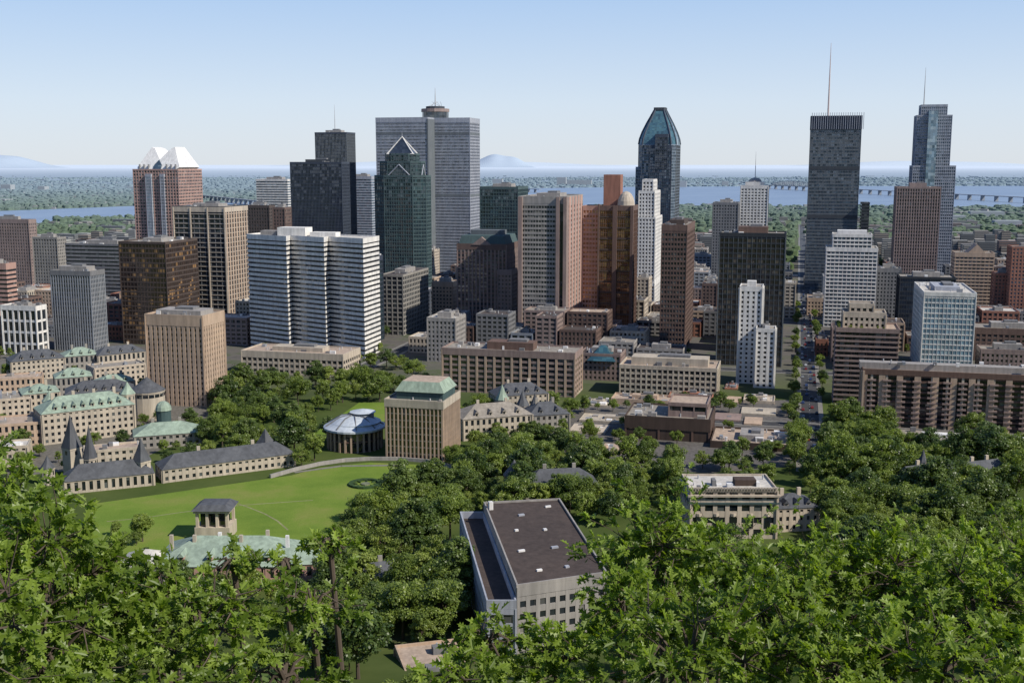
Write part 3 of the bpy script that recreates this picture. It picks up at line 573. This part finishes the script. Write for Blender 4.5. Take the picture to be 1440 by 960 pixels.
ROADS=[('v',u0,560,3000,10),('h',662,-60,420,10),('h',1092,-700,900,12),('h',1440,-900,1200,12),('v',toG(gnd(536,505))[0],780,2600,11),('h',835,-250,500,11)]
rw=MB(); pv=MB(); mk=MB()
for kd,cst,a,c,w in ROADS:
    f=(lambda s,o: fromG(cst+o,s)) if kd=='v' else (lambda s,o: fromG(s,cst+o))
    zo=.012*ROADS.index((kd,cst,a,c,w))
    def quad(mb,s0,s1,o0,o1,z0,z1,mat):
        p=[f(s0,o0),f(s1,o0),f(s1,o1),f(s0,o1)]; p=ccw(p)
        mb.prism(p,z0,z1,mat,bottom=False)
    quad(rw,a,c,-w/2,w/2,-.2,.06+zo,asph)
    for sgn in(-1,1):
        o=sorted((sgn*(w/2+.02),sgn*(w/2+2.8)))
        quad(pv,a,c,o[0],o[1],-.2,.19+zo*.3,conc)
    s=a
    while s<min(c,a+1200):
        quad(mk,s,s+3,-.06,.06,.062+zo,.066+zo,paint); s+=9
rw.obj('road'); pv.obj('pavement'); mk.obj('lane_marking')
hm=wall('hedge_leaves',(.04,.08,.025),.9,.5); m=MB(); c=gnd(514,681)
m.ring(ngon(c,8,20),ngon(c,6,20),0,1.0,hm); m.prism(ngon(c,2.2,12),0,.7,wall('flower_bed',(.18,.2,.13),.9,.4))
for k in range(8): m.box((c[0]+5*math.cos(k*.785),c[1]+5*math.sin(k*.785)),(math.cos(k*.785),math.sin(k*.785)),2.5,.5,0,.7,hm)
m.obj('hedge_flower_bed')
# ------------------------------------------------ in-polygon helper
def inpoly(p,poly):
    c=False; j=len(poly)-1
    for i in range(len(poly)):
        a,b_=poly[i],poly[j]
        if (a[1]>p[1])!=(b_[1]>p[1]) and p[0]<(b_[0]-a[0])*(p[1]-a[1])/(b_[1]-a[1])+a[0]: c=not c
        j=i
    return c
FB=[]
for p in FOOT:
    q=outset(ccw(p),2.5); FB.append((min(a[0] for a in q),max(a[0] for a in q),min(a[1] for a in q),max(a[1] for a in q),q))
def onfoot(p):
    for x0,x1,y0,y1,q in FB:
        if x0<=p[0]<=x1 and y0<=p[1]<=y1 and inpoly(p,q): return True
    return False
def onroad(p,m=4):
    u,v=toG(p)
    for kd,cst,a,c,w in ROADS:
        s,o=(v,u) if kd=='v' else (u,v)
        if a<=s<=c and abs(o-cst)<w/2+m: return True
    return False
# ------------------------------------------------ infill city
cols=['stone','greystone','mauve','brick','tan','concrete','beige','brown','midgrey','coolgrey','brown']
cnt=0
v=850
while v<1600:
    d1=R.uniform(26,34); u=-800
    while u<900:
        w_=R.uniform(18,38); ok=True; wd=w_-3; dp=d1-4
        pts=[fromG(u+a*wd,v+c*dp) for a in(0,.5,1) for c in(0,.5,1)]
        ctr=fromG(u+wd/2,v+dp/2)
        px=720+F*ctr[0]/ctr[1]
        if px<-150 or px>1600 or any(onfoot(p) or onroad(p,3.2) for p in pts): ok=False
        if px<620 and ctr[1]<880: ok=False
        if ok:
            h=R.choice([10,12,14,18,22,26,32])
            if px>1330 : h*=.8
            if abs(px-1124)<60: h=R.choice([14,20,26,34])
            q=[fromG(u,v),fromG(u+wd,v),fromG(u+wd,v+dp),fromG(u,v+dp)]
            b=Bld(R.choice(['brick_commercial_building','stone_commercial_building','midrise_office_building']),centroid(q))
            block(b,q,0,h,punch(R.choice(cols),R.choice(['dark','mixed']),bay=R.choice([3.2,4,5])),roof=R.choice(['gravel','white','tan','dark','gravel','dark']),cap=1)
            clutter(b,q,h,3,(R.uniform(.2,.5),R.uniform(.2,.5),3) if R.random()<.6 else None); b.done(); cnt+=1
        u+=w_
    v+=d1+ (4 if R.random()<.6 else 12)
def attr_mat(n,rough=.9,windows=False):
    m,nt,b=newmat(n); a=N(nt,'ShaderNodeAttribute'); a.attribute_name='tint'; col=a.outputs['Color']
    if windows:
        ge=N(nt,'ShaderNodeNewGeometry'); br=N(nt,'ShaderNodeTexWave',wave_type='BANDS',bands_direction='Z'); br.inputs['Scale'].default_value=.09; nt.links.new(ge.outputs['Position'],br.inputs['Vector'])
        s=N(nt,'ShaderNodeSeparateXYZ'); nt.links.new(ge.outputs['Normal'],s.inputs[0])
        lt=N(nt,'ShaderNodeMath',operation='LESS_THAN'); nt.links.new(s.outputs['Z'],lt.inputs[0]); lt.inputs[1].default_value=.5
        gt=N(nt,'ShaderNodeMath',operation='GREATER_THAN'); nt.links.new(br.outputs['Fac'],gt.inputs[0]); gt.inputs[1].default_value=.6
        mu=N(nt,'ShaderNodeMath',operation='MULTIPLY'); nt.links.new(lt.outputs[0],mu.inputs[0]); nt.links.new(gt.outputs[0],mu.inputs[1])
        col=mixc(nt,mu.outputs[0],col,(.09,.10,.11))
    nt.links.new(col,b.inputs['Base Color']); b.inputs['Roughness'].default_value=rough; b.inputs['Specular IOR Level'].default_value=.1; return m
def np_mesh(name,verts,faces,mats,tint=None,mi=None):
    me=bpy.data.meshes.new(name); nf,k=faces.shape
    me.vertices.add(len(verts)); me.vertices.foreach_set('co',verts.astype(np.float32).ravel())
    me.loops.add(nf*k); me.loops.foreach_set('vertex_index',faces.astype(np.int32).ravel())
    me.polygons.add(nf); me.polygons.foreach_set('loop_start',np.arange(0,nf*k,k,dtype=np.int32))
    me.polygons.foreach_set('use_smooth',np.zeros(nf,dtype=bool))
    for m in mats: me.materials.append(m)
    if mi is not None: me.polygons.foreach_set('material_index',mi.astype(np.int32))
    me.update(calc_edges=True); me.validate()
    if tint is not None:
        a=me.color_attributes.new('tint','FLOAT_COLOR','POINT'); c=np.ones((len(verts),4),np.float32); c[:,:3]=tint; a.data.foreach_set('color',c.ravel())
    return me
def link(name,me,loc=(0,0,0)):
    o=bpy.data.objects.new(name,me); o.location=loc; bpy.context.collection.objects.link(o); return o
BF=np.array([[0,1,5,4],[1,2,6,5],[2,3,7,6],[3,0,4,7],[4,5,6,7]])
def boxes(name,items,mat):
    n=len(items); vv=np.zeros((n,8,3)); tt=np.zeros((n,8,3))
    for i,(x,y,w,d,h,ang,c) in enumerate(items):
        ca,sa=math.cos(ang),math.sin(ang)
        for j,(a,b_) in enumerate(((-1,-1),(1,-1),(1,1),(-1,1))):
            X=x+ca*a*w/2-sa*b_*d/2; Y=y+sa*a*w/2+ca*b_*d/2; vv[i,j]=(X,Y,-.5); vv[i,j+4]=(X,Y,h)
        tt[i]=c
    f=(BF[None]+8*np.arange(n)[:,None,None]).reshape(-1,4)
    return link(name,np_mesh(name,vv.reshape(-1,3),f,[mat],tt.reshape(-1,3)))
pal=[(.36,.31,.26),(.26,.24,.22),(.44,.40,.35),(.30,.18,.14),(.20,.19,.19),(.50,.48,.44),(.34,.27,.21),(.15,.145,.14)]
it=[]
for _ in range(3900):
    y=1600+1400*R.random()**1.5; x=R.uniform(-.55,.55)*y; gu,gv=toG((x,y))
    x,y=fromG(round(gu/34)*34+R.uniform(-3,3),round(gv/30)*30+R.uniform(-4,4))
    if y<1600 or onfoot((x,y)) or inpoly((x,y),RIV) or onroad((x,y),10): continue
    if y>2100 and math.sin(x*.008+1)+math.sin(y*.011+x*.003)<-.1: continue
    c=R.choice(pal); k=R.uniform(.75,1.15); hh=.15+.35*(y-1600)/1400; lowz=y>2200  # hh: share of painted haze in the block tint, rising with distance
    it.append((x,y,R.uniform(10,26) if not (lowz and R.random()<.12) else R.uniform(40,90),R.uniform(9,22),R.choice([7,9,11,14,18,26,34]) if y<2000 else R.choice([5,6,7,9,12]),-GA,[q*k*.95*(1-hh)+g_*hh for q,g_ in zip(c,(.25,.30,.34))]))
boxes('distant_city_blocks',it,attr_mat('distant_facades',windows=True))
it=[]
for _ in range(1700):
    y=3300+9000*R.random()**1.6; x=R.uniform(-.5,.5)*y
    if inpoly((x,y),RIV): continue
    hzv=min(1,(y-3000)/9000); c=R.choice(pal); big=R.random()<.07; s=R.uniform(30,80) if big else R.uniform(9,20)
    f=.55+.40*hzv; cc=[a*(1-f)+b_*f for a,b_ in zip(c,(.26,.32,.38))]; it.append((x,y,s,s*R.uniform(.4,.8),R.uniform(6,10) if big else R.uniform(4,7),R.uniform(-.6,.1),cc))  # house colours faded towards a haze grey with distance
for x,d,w,h in((10,6200,60,30),(60,6000,40,25),(815,7500,160,34),(790,7600,60,50),(960,7000,50,36),(1020,7200,40,30),(1180,7800,90,35),(700,8000,70,34),(240,6800,90,22),(1390,3200,90,14),(1340,3000,70,12),(1420,2700,60,14)):
    p=at(x,250,d); it.append((p[0],p[1],w,40,h,-.2,(.34,.37,.40)))
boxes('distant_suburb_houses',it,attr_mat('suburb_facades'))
def woods(name,pts):
    n=len(pts); vv=np.zeros((n,13,3)); tt=np.zeros((n,13,3))
    for i,(x,y,r,h,c) in enumerate(pts):
        ph=R.random()*6
        for j in range(6):
            a=ph+j*1.0472; q=R.uniform(.8,1.2); vv[i,j]=(x+r*q*math.cos(a),y+r*q*math.sin(a),0); vv[i,6+j]=(x+.85*r*q*math.cos(a+.3),y+.85*r*q*math.sin(a+.3),h*R.uniform(.55,.8))
        vv[i,12]=(x+R.uniform(-.2,.2)*r,y,h); tt[i]=c
    f=[]
    for j in range(6): k=(j+1)%6; f+= [[j,k,6+k,6+j],[6+j,6+k,12,12]]
    q=np.array([a for a in f if a[2]!=a[3]]); t=np.array([a[:3] for a in f if a[2]==a[3]])
    tri=np.concatenate([q[:,[0,1,2]],q[:,[0,2,3]],t]); f=(tri[None]+13*np.arange(n)[:,None,None]).reshape(-1,3)
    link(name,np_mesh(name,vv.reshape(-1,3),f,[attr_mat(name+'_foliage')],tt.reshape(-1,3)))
pts=[]
for _ in range(28000):
    y=1500+9500*R.random()**1.35; x=R.uniform(-.5,.5)*y
    if inpoly((x,y),RIV) or (y<1900 and onfoot((x,y))) or onroad((x,y),6): continue
    if y<2100 and R.random()<.4: continue
    if math.sin(x*.003+y*.0017)+math.sin(y*.004-x*.001)+R.uniform(-1,1)<-.9: continue
    hv=max(0,min(1,(y-1500)/5000)); k=R.uniform(.8,1.2); c=[a*k*(1-hv*.9)+b_*hv*.9 for a,b_ in zip((.08,.115,.045),(.225,.295,.35))]  # crown tint carries painted haze, bluer further out
    pts.append((x,y,R.uniform(5,10)*(1+hv),R.uniform(7,12),c))
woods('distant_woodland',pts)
hm_=attr_mat('hazy_hill',1)  # hill tints are haze blue painted on, no real atmosphere
def hill(name,x0,x1,ypk,d,c,jag=.12):
    a=at(x0,228,d); b_=at(x1,228,d); hp=at((x0+x1)/2,ypk,d)[2]; n=40; rows=8; vv=[]
    for r in range(rows):
        for i in range(n+1):
            t=i/n; s=math.sin(math.pi*t)**1.5*(1+jag*math.sin(7*t+1)+jag*.4*math.sin(19*t)); rr=math.sin(math.pi*r/(rows-1)); vv.append((a[0]+(b_[0]-a[0])*t,d-1500+r*500,hp*s*rr-5))
    f=[[r*(n+1)+i,r*(n+1)+i+1,(r+1)*(n+1)+i+1,(r+1)*(n+1)+i] for r in range(rows-1) for i in range(n)]
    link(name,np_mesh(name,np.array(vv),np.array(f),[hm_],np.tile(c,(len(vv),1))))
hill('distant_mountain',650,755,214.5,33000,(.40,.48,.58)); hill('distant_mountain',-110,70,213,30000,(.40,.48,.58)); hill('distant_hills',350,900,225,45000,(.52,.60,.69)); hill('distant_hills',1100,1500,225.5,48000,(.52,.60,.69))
def bridge(name,A,B,zd,w,sp,truss=None):
    b=Bld(name,A); l=math.hypot(B[0]-A[0],B[1]-A[1]); du=((B[0]-A[0])/l,(B[1]-A[1])/l); c=((A[0]+B[0])/2,(A[1]+B[1])/2)
    b.part('deck').box(c,du,l,w,zd-2.5,zd,W['coolgrey']); s=0
    while s<l: q=(A[0]+du[0]*s,A[1]+du[1]*s); b.part('piers').box(q,du,7,w*.8,-1,zd-2.4,W['coolgrey']); s+=sp
    if truss:
        t0,t1=truss; s=t0*l; M=b.part('truss')
        while s<t1*l:
            for e in(-w/2,w/2):
                o=(-du[1]*e,du[0]*e); P_=lambda t,z:(A[0]+du[0]*t+o[0],A[1]+du[1]*t+o[1],z)
                hh=12+14*math.sin(math.pi*(s/l-t0)/(t1-t0)); M.tube([P_(s,zd),P_(s+12,zd+hh),P_(s+24,zd)],[1,1,1],W['coolgrey'],4); M.tube([P_(s-12,zd+hh),P_(s+12,zd+hh)],[1,1],W['coolgrey'],4)
            s+=24
    b.done()
bridge('river_bridge',gnd(1082,260,22),gnd(1520,281,22),22,18,90,(.02,.22)); bridge('island_bridge',gnd(262,272,18),gnd(372,283,18),18,14,60); bridge('island_bridge',gnd(668,262,18),gnd(760,266,18),18,14,70)
# ------------------------------------------------ trees
def foliage(n,dark,light,trans=.3,rnd=.7):
    m,nt,b=newmat(n); a=N(nt,'ShaderNodeAttribute'); a.attribute_name='tint'; s=N(nt,'ShaderNodeSeparateColor'); nt.links.new(a.outputs['Color'],s.inputs[0])
    oi=N(nt,'ShaderNodeObjectInfo'); mm=N(nt,'ShaderNodeMath',operation='MULTIPLY_ADD'); nt.links.new(oi.outputs['Random'],mm.inputs[0]); mm.inputs[1].default_value=rnd; mm.inputs[2].default_value=-rnd/2
    ad=N(nt,'ShaderNodeMath',operation='ADD',use_clamp=True); nt.links.new(mm.outputs[0],ad.inputs[0]); nt.links.new(s.outputs[0],ad.inputs[1])
    r=ramp(nt,ad.outputs[0],[(0,dark),(.5,tuple((x+y)/2 for x,y in zip(dark,light))),(1,light)])
    nt.links.new(r.outputs[0],b.inputs['Base Color']); b.inputs['Roughness'].default_value=.42; b.inputs['Specular IOR Level'].default_value=.4
    t=N(nt,'ShaderNodeBsdfTranslucent'); tcx=mixc(nt,1.0,r.outputs[0],(1.6,1.7,.5),'MULTIPLY'); nt.links.new(tcx,t.inputs['Color'])
    mx=N(nt,'ShaderNodeMixShader'); mx.inputs[0].default_value=trans; nt.links.new(b.outputs[0],mx.inputs[1]); nt.links.new(t.outputs[0],mx.inputs[2])
    nt.links.new(mx.outputs[0],nt.nodes['Material Output'].inputs['Surface']); return m
bark=wall('bark',(.11,.085,.065),.95,.4)
FOL=[foliage('broadleaf_foliage',(.08,.12,.022),(.21,.27,.05)),foliage('dark_broadleaf_foliage',(.045,.08,.022),(.13,.18,.04)),foliage('lime_foliage',(.12,.17,.035),(.26,.31,.065))]
def tree_mesh(name,h,rx,rz,ncl,nq,fol,seed):
    rs=np.random.RandomState(seed); cz=h-rz; cent=[]
    for i in range(ncl):
        while True:
            p=rs.uniform(-1,1,3)
            if .25<np.linalg.norm(p)<1: break
        p=p/np.linalg.norm(p)*(rs.uniform(.45,1.0))
        if p[2]<-.55: p[2]*=-.4
        cent.append((p[0]*rx,p[1]*rx,cz+p[2]*rz,rs.uniform(.14,.34)*rx,rs.uniform(.1,.9)))
    vs=[];ts=[]
    for (x,y,z,r,t) in cent:
        d=rs.normal(size=(nq,3)); d/=np.linalg.norm(d,axis=1)[:,None]; rad=r*rs.uniform(.45,1.25,(nq,1)); pos=np.array([x,y,z])+d*rad*np.array([1,1,.75])
        nrm=d*.8+rs.normal(size=(nq,3))*.45+np.array([.1,-.1,.5]); nrm/=np.linalg.norm(nrm,axis=1)[:,None]
        a=np.cross(nrm,rs.normal(size=(nq,3))); a/=np.linalg.norm(a,axis=1)[:,None]; b_=np.cross(nrm,a); s=rs.uniform(.18,.42,(nq,1))*h/15
        q=np.stack([pos-a*s-b_*s*.3,pos-b_*s*.8,pos+a*s+b_*s*.2,pos+b_*s*.8],1); vs.append(q.reshape(-1,3)); tt=np.clip(t+rs.uniform(-.2,.2,nq)+d[:,2]*.12,0,1); ts.append(np.repeat(tt,4))
    vs=np.concatenate(vs); ts=np.concatenate(ts); nF=len(vs)//4; fs=np.arange(nF*4).reshape(-1,4); mi=np.zeros(nF)
    m=MB(); m.tube([(0,0,-1),(0.1,0,h*.25),(-.1,.1,cz),(0,0,h*.8)],[h*.028,h*.02,h*.014,.05],bark,6)
    for c in cent[::4]: m.tube([(0,0,cz*.55+.3*R.random()*cz),(c[0]*.5,c[1]*.5,(cz*.7+c[2])/2),(c[0],c[1],c[2])],[h*.011,h*.008,.05],bark,4)
    n0=len(vs); vs=np.concatenate([vs,np.array(m.v)]); fs=np.concatenate([fs,np.array(m.f)+n0]); mi=np.concatenate([mi,np.ones(len(m.f))]); ts=np.concatenate([ts,np.zeros(len(m.v))])
    return np_mesh(name,vs,fs,[fol,bark],np.repeat(ts[:,None],3,1),mi)
TM=[tree_mesh('broad_tree_a',15,6.5,6,58,115,FOL[0],1),tree_mesh('broad_tree_b',17,6,7,56,115,FOL[0],2),tree_mesh('broad_tree_c',13,6,5,48,115,FOL[1],3),
    tree_mesh('broad_tree_d',18,7,7.5,66,115,FOL[1],4),tree_mesh('broad_tree_e',12,5,5,46,110,FOL[2],5),tree_mesh('broad_tree_f',14,4,6,40,110,FOL[2],6),tree_mesh('broad_tree_g',16,7.5,6,66,115,FOL[0],7)]
NMS=['maple_tree','elm_tree','linden_tree','oak_tree','ash_tree','poplar_tree','maple_tree']
TP=[]
def put_tree(p,s=1,z=None,kinds=None):
    k=R.choice(kinds or range(7)); o=link(NMS[k],TM[k],(p[0],p[1],hz(p[1]) if z is None else z)); sc_=s*R.uniform(.6,1.25); o.scale=(sc_*R.uniform(.85,1.15),sc_*R.uniform(.85,1.15),sc_); o.rotation_euler=(0,0,R.uniform(0,6.28)); return o
def region(px,n,s=1,mind=5,kinds=None,lawn_ok=False):
    poly=[gnd(*p) for p in px]; x0=min(a[0] for a in poly);x1=max(a[0] for a in poly);y0=min(a[1] for a in poly);y1=max(a[1] for a in poly); c=0; t=0
    while c<n and t<n*40:
        t+=1; p=(R.uniform(x0,x1),R.uniform(y0,y1))
        if not inpoly(p,poly) or onfoot(p) or onroad(p,1) or (not lawn_ok and (inpoly(p,LAWN) or inpoly(p,LAWN2))): continue
        if any((p[0]-q[0])**2+(p[1]-q[1])**2<mind*mind for q in TP): continue
        TP.append(p); put_tree(p,s,kinds=kinds); c+=1
    return c
region([(300,560),(345,535),(500,545),(560,560),(470,612),(440,660),(300,640)],75,.95,6)
region([(495,512),(600,515),(600,560),(500,562)],18,.9,6)
region([(190,590),(300,600),(300,645),(250,655),(190,640)],14,.7,5)
region([(300,545),(330,540),(330,600),(300,600)],6,.8,5)
region([(636,640),(700,640),(800,660),(800,720),(720,735),(655,735)],44,1.0,6)
region([(640,575),(830,580),(830,645),(640,640)],50,.7,4.5)
region([(780,650),(960,665),(950,730),(860,740),(780,720)],45,.9,5.5)
region([(800,560),(1120,560),(1110,640),(800,650)],40,.5,4)
region([(985,655),(1120,655),(1120,700),(985,690)],14,.7,5)
region([(1110,640),(1440,668),(1440,780),(1160,780)],90,1.05,6)
region([(1120,600),(1250,610),(1250,660),(1120,650)],30,.9,5)
region([(1250,608),(1440,612),(1440,668),(1250,655)],30,.8,5)
region([(480,745),(560,712),(650,705),(655,800),(645,900),(560,1000),(420,1000),(440,820)],58,1.05,5.5)
region([(870,800),(1120,815),(1440,780),(1500,1000),(900,1000)],78,1.1,6.5)
region([(1150,745),(1440,760),(1440,800),(1150,810)],26,1.1,6)
region([(-40,790),(170,800),(200,1000),(-40,1000)],26,1.0,6)
region([(430,795),(480,780),(480,900),(300,960),(220,950),(220,860)],22,.8,6)
region([(150,745),(230,765),(200,800),(150,790)],6,.6,4,lawn_ok=True)
region([(0,485),(60,500),(40,540),(0,540)],12,.7,5)
region([(560,655),(660,665),(660,720),(600,705)],12,.8,5)
region([(-60,520),(220,520),(220,650),(-60,690)],46,.5,4)
for k in range(60):
    p=fromG(u0+R.choice([-1,1])*R.uniform(7,10),575+k*11+R.uniform(-3,3))
    if not onfoot(p): put_tree(p,.5)
for k in range(90):
    y=R.uniform(45,315); put_tree((R.uniform(-140,160),y),R.uniform(.6,.95))
for k in range(140):
    y=R.uniform(830,1500); x=R.uniform(-.45,.45)*y
    if not onfoot((x,y)) and not onroad((x,y),0): put_tree((x,y),.6)
poly,z,_b=TERR
for k in range(10):
    a=R.random(); c=sub(poly,a,a+.01,.03,.05)[0] if k<6 else sub(poly,.03,.04,a,a)[0]; o=put_tree(c,.22,z=z-.3,kinds=[4,5]); o.name='roof_garden_shrub'
# ------------------------------------------------ cars
cm=[flat('car_paint_'+n,c,.3) for n,c in dict(white=(.7,.7,.7),black=(.02,.02,.02),silver=(.35,.36,.37),red=(.3,.03,.02),blue=(.04,.07,.2)).items()]; tyre=flat('tyre_rubber',(.02,.02,.02)); cg_=flat('car_glass',(.02,.025,.03),.05)
CAR=[]
for mt in cm:
    m=MB()
    def slab(pr,w,mat,m=m):
        st=len(m.v); n=len(pr); k=m.mi(mat)
        for s in(-1,1): m.v+=[(s*w/2,y,z) for y,z in pr]
        for i in range(n): m.f.append((st+i,st+(i+1)%n,st+n+(i+1)%n,st+n+i)); m.m.append(k)
        m.f.append(tuple(st+i for i in range(n))); m.m.append(k); m.f.append(tuple(st+n+i for i in range(n))[::-1]); m.m.append(k)
    slab([(-2.2,.35),(2.2,.35),(2.25,.7),(1.9,.85),(1.1,.95),(-1.7,.98),(-2.2,.85)],1.75,mt); slab([(-1.5,.97),(1.0,.94),(.35,1.42),(-.95,1.42)],1.5,cg_); slab([(-.95,1.421),(.35,1.421),(.3,1.47),(-.9,1.47)],1.4,mt)
    for y in(-1.35,1.35):
        for x in(-.8,.8): m.tube([(x-.12,y,.33),(x+.12,y,.33)],[.33,.33],tyre,12)
    o=m.obj('parked_car'); CAR.append(o.data); bpy.data.objects.remove(o)
for k in range(80):
    v=575+k*10+R.uniform(-3,3); off=R.choice([-4.0,-1.5,1.5,4.0]); nm='parked_car' if abs(off)>3 else 'moving_car'
    o=link(nm,R.choice(CAR),(*fromG(u0+off,v),.07)); o.rotation_euler=(0,0,-GA)
# ------------------------------------------------ foreground oak trees with real lobed leaves
half=[(.05,.10),(.22,.20),(.08,.32),(.37,.52),(.11,.57),(.27,.80),(.08,.80)]
lb=[(0,0)]+half+[(0,1)]+[(-x,y) for x,y in half]
LV=np.array([(x,y,abs(x)*.35-.22*y*y) for x,y in lb])
LFa=np.array([[0,1,2,3,4,5,6,7,8],[0,8,15,14,13,12,11,10,9]])
LEAF=foliage('oak_leaf',(.08,.13,.014),(.27,.36,.055),.42,.2)
def nrmz(a): return a/np.maximum(np.linalg.norm(a,axis=-1,keepdims=True),1e-6)
def oak(name,c,rad,ntip,nl,size,seed,lo=.5,base=None):
    rs=np.random.RandomState(seed); c=np.array(c); rad=np.array(rad); ph=rs.uniform(0,6.28,4); ntip=int(ntip*.88)
    bx=base or (c[0]+.3,c[1]+.6); bz=hz(bx[1])-.3
    m=MB(); m.tube([(bx[0],bx[1],bz),((bx[0]+c[0])/2+.1,(bx[1]+c[1])/2,(bz+c[2])/2-.3),(c[0],c[1],c[2]-rad[2]*.4),(c[0]-.05,c[1],c[2]+rad[2]*.4)],[.10,.06,.04,.012],bark,8)
    prim=[]
    for i in range(14):
        d=nrmz(rs.normal(size=3)+np.array([0,0,.5])); st=c+np.array([0,0,rad[2]*rs.uniform(-.5,.2)]); e=c+d*rad*rs.uniform(.4,.7); prim.append(e); m.tube([tuple(st),tuple((st+e)/2+np.array([0,0,.1])),tuple(e)],[.032,.022,.012],bark,5)
    prim=np.array(prim); P_=[];D_=[];S_=[];T_=[]
    for i in range(ntip):
        d=nrmz(rs.normal(size=3)); d[2]=abs(d[2])*1.1-.22; d=nrmz(d); az_=math.atan2(d[1],d[0])
        lump=1+.22*math.sin(3*az_+ph[0])*math.cos(2.5*d[2]+ph[1])+.18*math.sin(6*az_+ph[2]+3*d[2])
        rr=(rs.uniform(1.0,1.4) if rs.random()<.18 else rs.uniform(lo,1.02))*lump; t=c+d*rad*rr
        k=np.argmin(((prim-t)**2).sum(1)); a=prim[k]; mid=(a+t)/2+rs.normal(size=3)*.08; out=nrmz(t-a); m.tube([tuple(a),tuple(mid),tuple(t)],[.011,.007,.003],bark,3)
        tint=rs.uniform(.1,.85)
        for j in range(nl):
            s=rs.random()**.45; pos=(mid*(1-s)+t*s)+rs.normal(size=3)*.02; dr=nrmz(out*.7+rs.normal(size=3)*.75+np.array([0,0,-.1])); P_.append(pos);D_.append(dr);S_.append(size*rs.uniform(.55,1.2));T_.append(min(1,max(0,tint+rs.uniform(-.25,.25))))
    P_=np.array(P_);D_=np.array(D_);S_=np.array(S_);T_=np.array(T_); n=len(P_)
    up=nrmz(np.array([.35,-.2,1.0])+rs.normal(size=(n,3))*.42); X=nrmz(np.cross(D_,up)); Z=np.cross(X,D_)
    vs=P_[:,None]+S_[:,None,None]*(LV[None,:,0,None]*X[:,None]+LV[None,:,1,None]*D_[:,None]+LV[None,:,2,None]*Z[:,None])
    fs=(LFa[None]+16*np.arange(n)[:,None,None]).reshape(-1,9)
    e=bpy.data.objects.new(name,None); e.location=(c[0],c[1],bz); bpy.context.collection.objects.link(e); org=np.array([c[0],c[1],bz])
    lo_=link('leaves',np_mesh('leaves',vs.reshape(-1,3)-org,fs,[LEAF],np.repeat(np.repeat(T_,16)[:,None],3,1))); lo_.parent=e
    m.obj('trunk_and_limbs',e,tuple(org))
s=[0]
def O(x,y,d,rx,rz,nt_,nl=13,size=.165,ry=None,lo=.5):
    s[0]+=1; oak('oak_tree',at(x,y,d),(rx,ry or rx,rz),nt_,nl,size,100+s[0],lo)
O(-30,765,14,1.0,1.4,160); O(75,810,13,.8,1.1,130); O(60,930,12,1.0,.9,105); O(150,880,13.5,.7,.9,80); O(-50,900,11,1,1.2,70)
O(285,880,13,.9,.75,62,lo=.35); O(250,970,12,1,.6,55); O(440,860,14,.6,.5,36,lo=.3); O(465,770,15.5,.4,.2,16,13); O(400,955,13,.7,.45,32); O(330,800,15,.45,.25,16,12,lo=.3); O(205,830,14,.45,.35,22,12); O(400,800,15,.3,.2,9,12,lo=.3)
O(685,910,14,.55,.4,28,12); O(640,965,13,.6,.32,28,12)
O(930,795,17,1.1,1.1,190); O(875,880,15,.6,.8,75); O(1090,860,16,1.2,1.0,190); O(1240,840,16.5,1.1,1.05,180); O(1370,875,15,1.0,1.0,135); O(1450,850,16,.8,1.2,90)
O(790,940,14,.7,.6,62); O(970,930,13,1.2,.8,135); O(1150,950,13,1.2,.8,135); O(1320,955,12.5,1.2,.7,125); O(1010,850,24,2.2,1.4,230,12,.18); O(1180,845,25,2.2,1.4,230,12,.18); O(1330,835,26,2.2,1.4,230,12,.18); O(1450,820,22,1.5,1.5,120,12)
# ------------------------------------------------ light, sky, camera
sd=Vector((.82,-.46,.84)).normalized(); el=math.asin(sd.z); az=math.atan2(sd.x,sd.y)
sun=bpy.data.lights.new('sun','SUN'); sun.energy=5.0; sun.angle=math.radians(.5); sun.color=(1,.94,.83); so=bpy.data.objects.new('sun',sun); so.rotation_euler=sd.to_track_quat('Z','Y').to_euler(); bpy.context.collection.objects.link(so)
w=bpy.data.worlds.new('World'); bpy.context.scene.world=w; w.use_nodes=True; nt=w.node_tree; sk=nt.nodes.new('ShaderNodeTexSky'); sk.sky_type='NISHITA'; sk.sun_disc=False; sk.sun_elevation=el; sk.sun_rotation=az; sk.altitude=150; sk.air_density=1.0; sk.dust_density=.6; sk.ozone_density=2.0
tc=nt.nodes.new('ShaderNodeTexCoord'); sx=nt.nodes.new('ShaderNodeSeparateXYZ'); nt.links.new(tc.outputs['Generated'],sx.inputs[0])
hzr=ramp(nt,sx.outputs['Z'],[(0,(.74,.80,.87)),(.05,(.67,.78,.92)),(.14,(.44,.62,.90)),(.24,(.16,.29,.58)),(1,(.05,.11,.30))])
hs8=mixc(nt,1.0,hzr.outputs[0],(8.3,8.3,8.3),'MULTIPLY')
nt.links.new(mixc(nt,.87,sk.outputs[0],hs8),nt.nodes['Background'].inputs[0]); nt.nodes['Background'].inputs[1].default_value=.12
cam=bpy.data.cameras.new('camera'); cam.lens=40; cam.sensor_width=36; cam.clip_start=.5; cam.clip_end=120000; co=bpy.data.objects.new('camera',cam); co.location=(0,0,H); co.rotation_euler=(math.pi/2-P,0,0); bpy.context.collection.objects.link(co); bpy.context.scene.camera=co
vs=bpy.context.scene.view_settings; vs.view_transform='Standard'; vs.look='None'; vs.exposure=0; vs.gamma=1
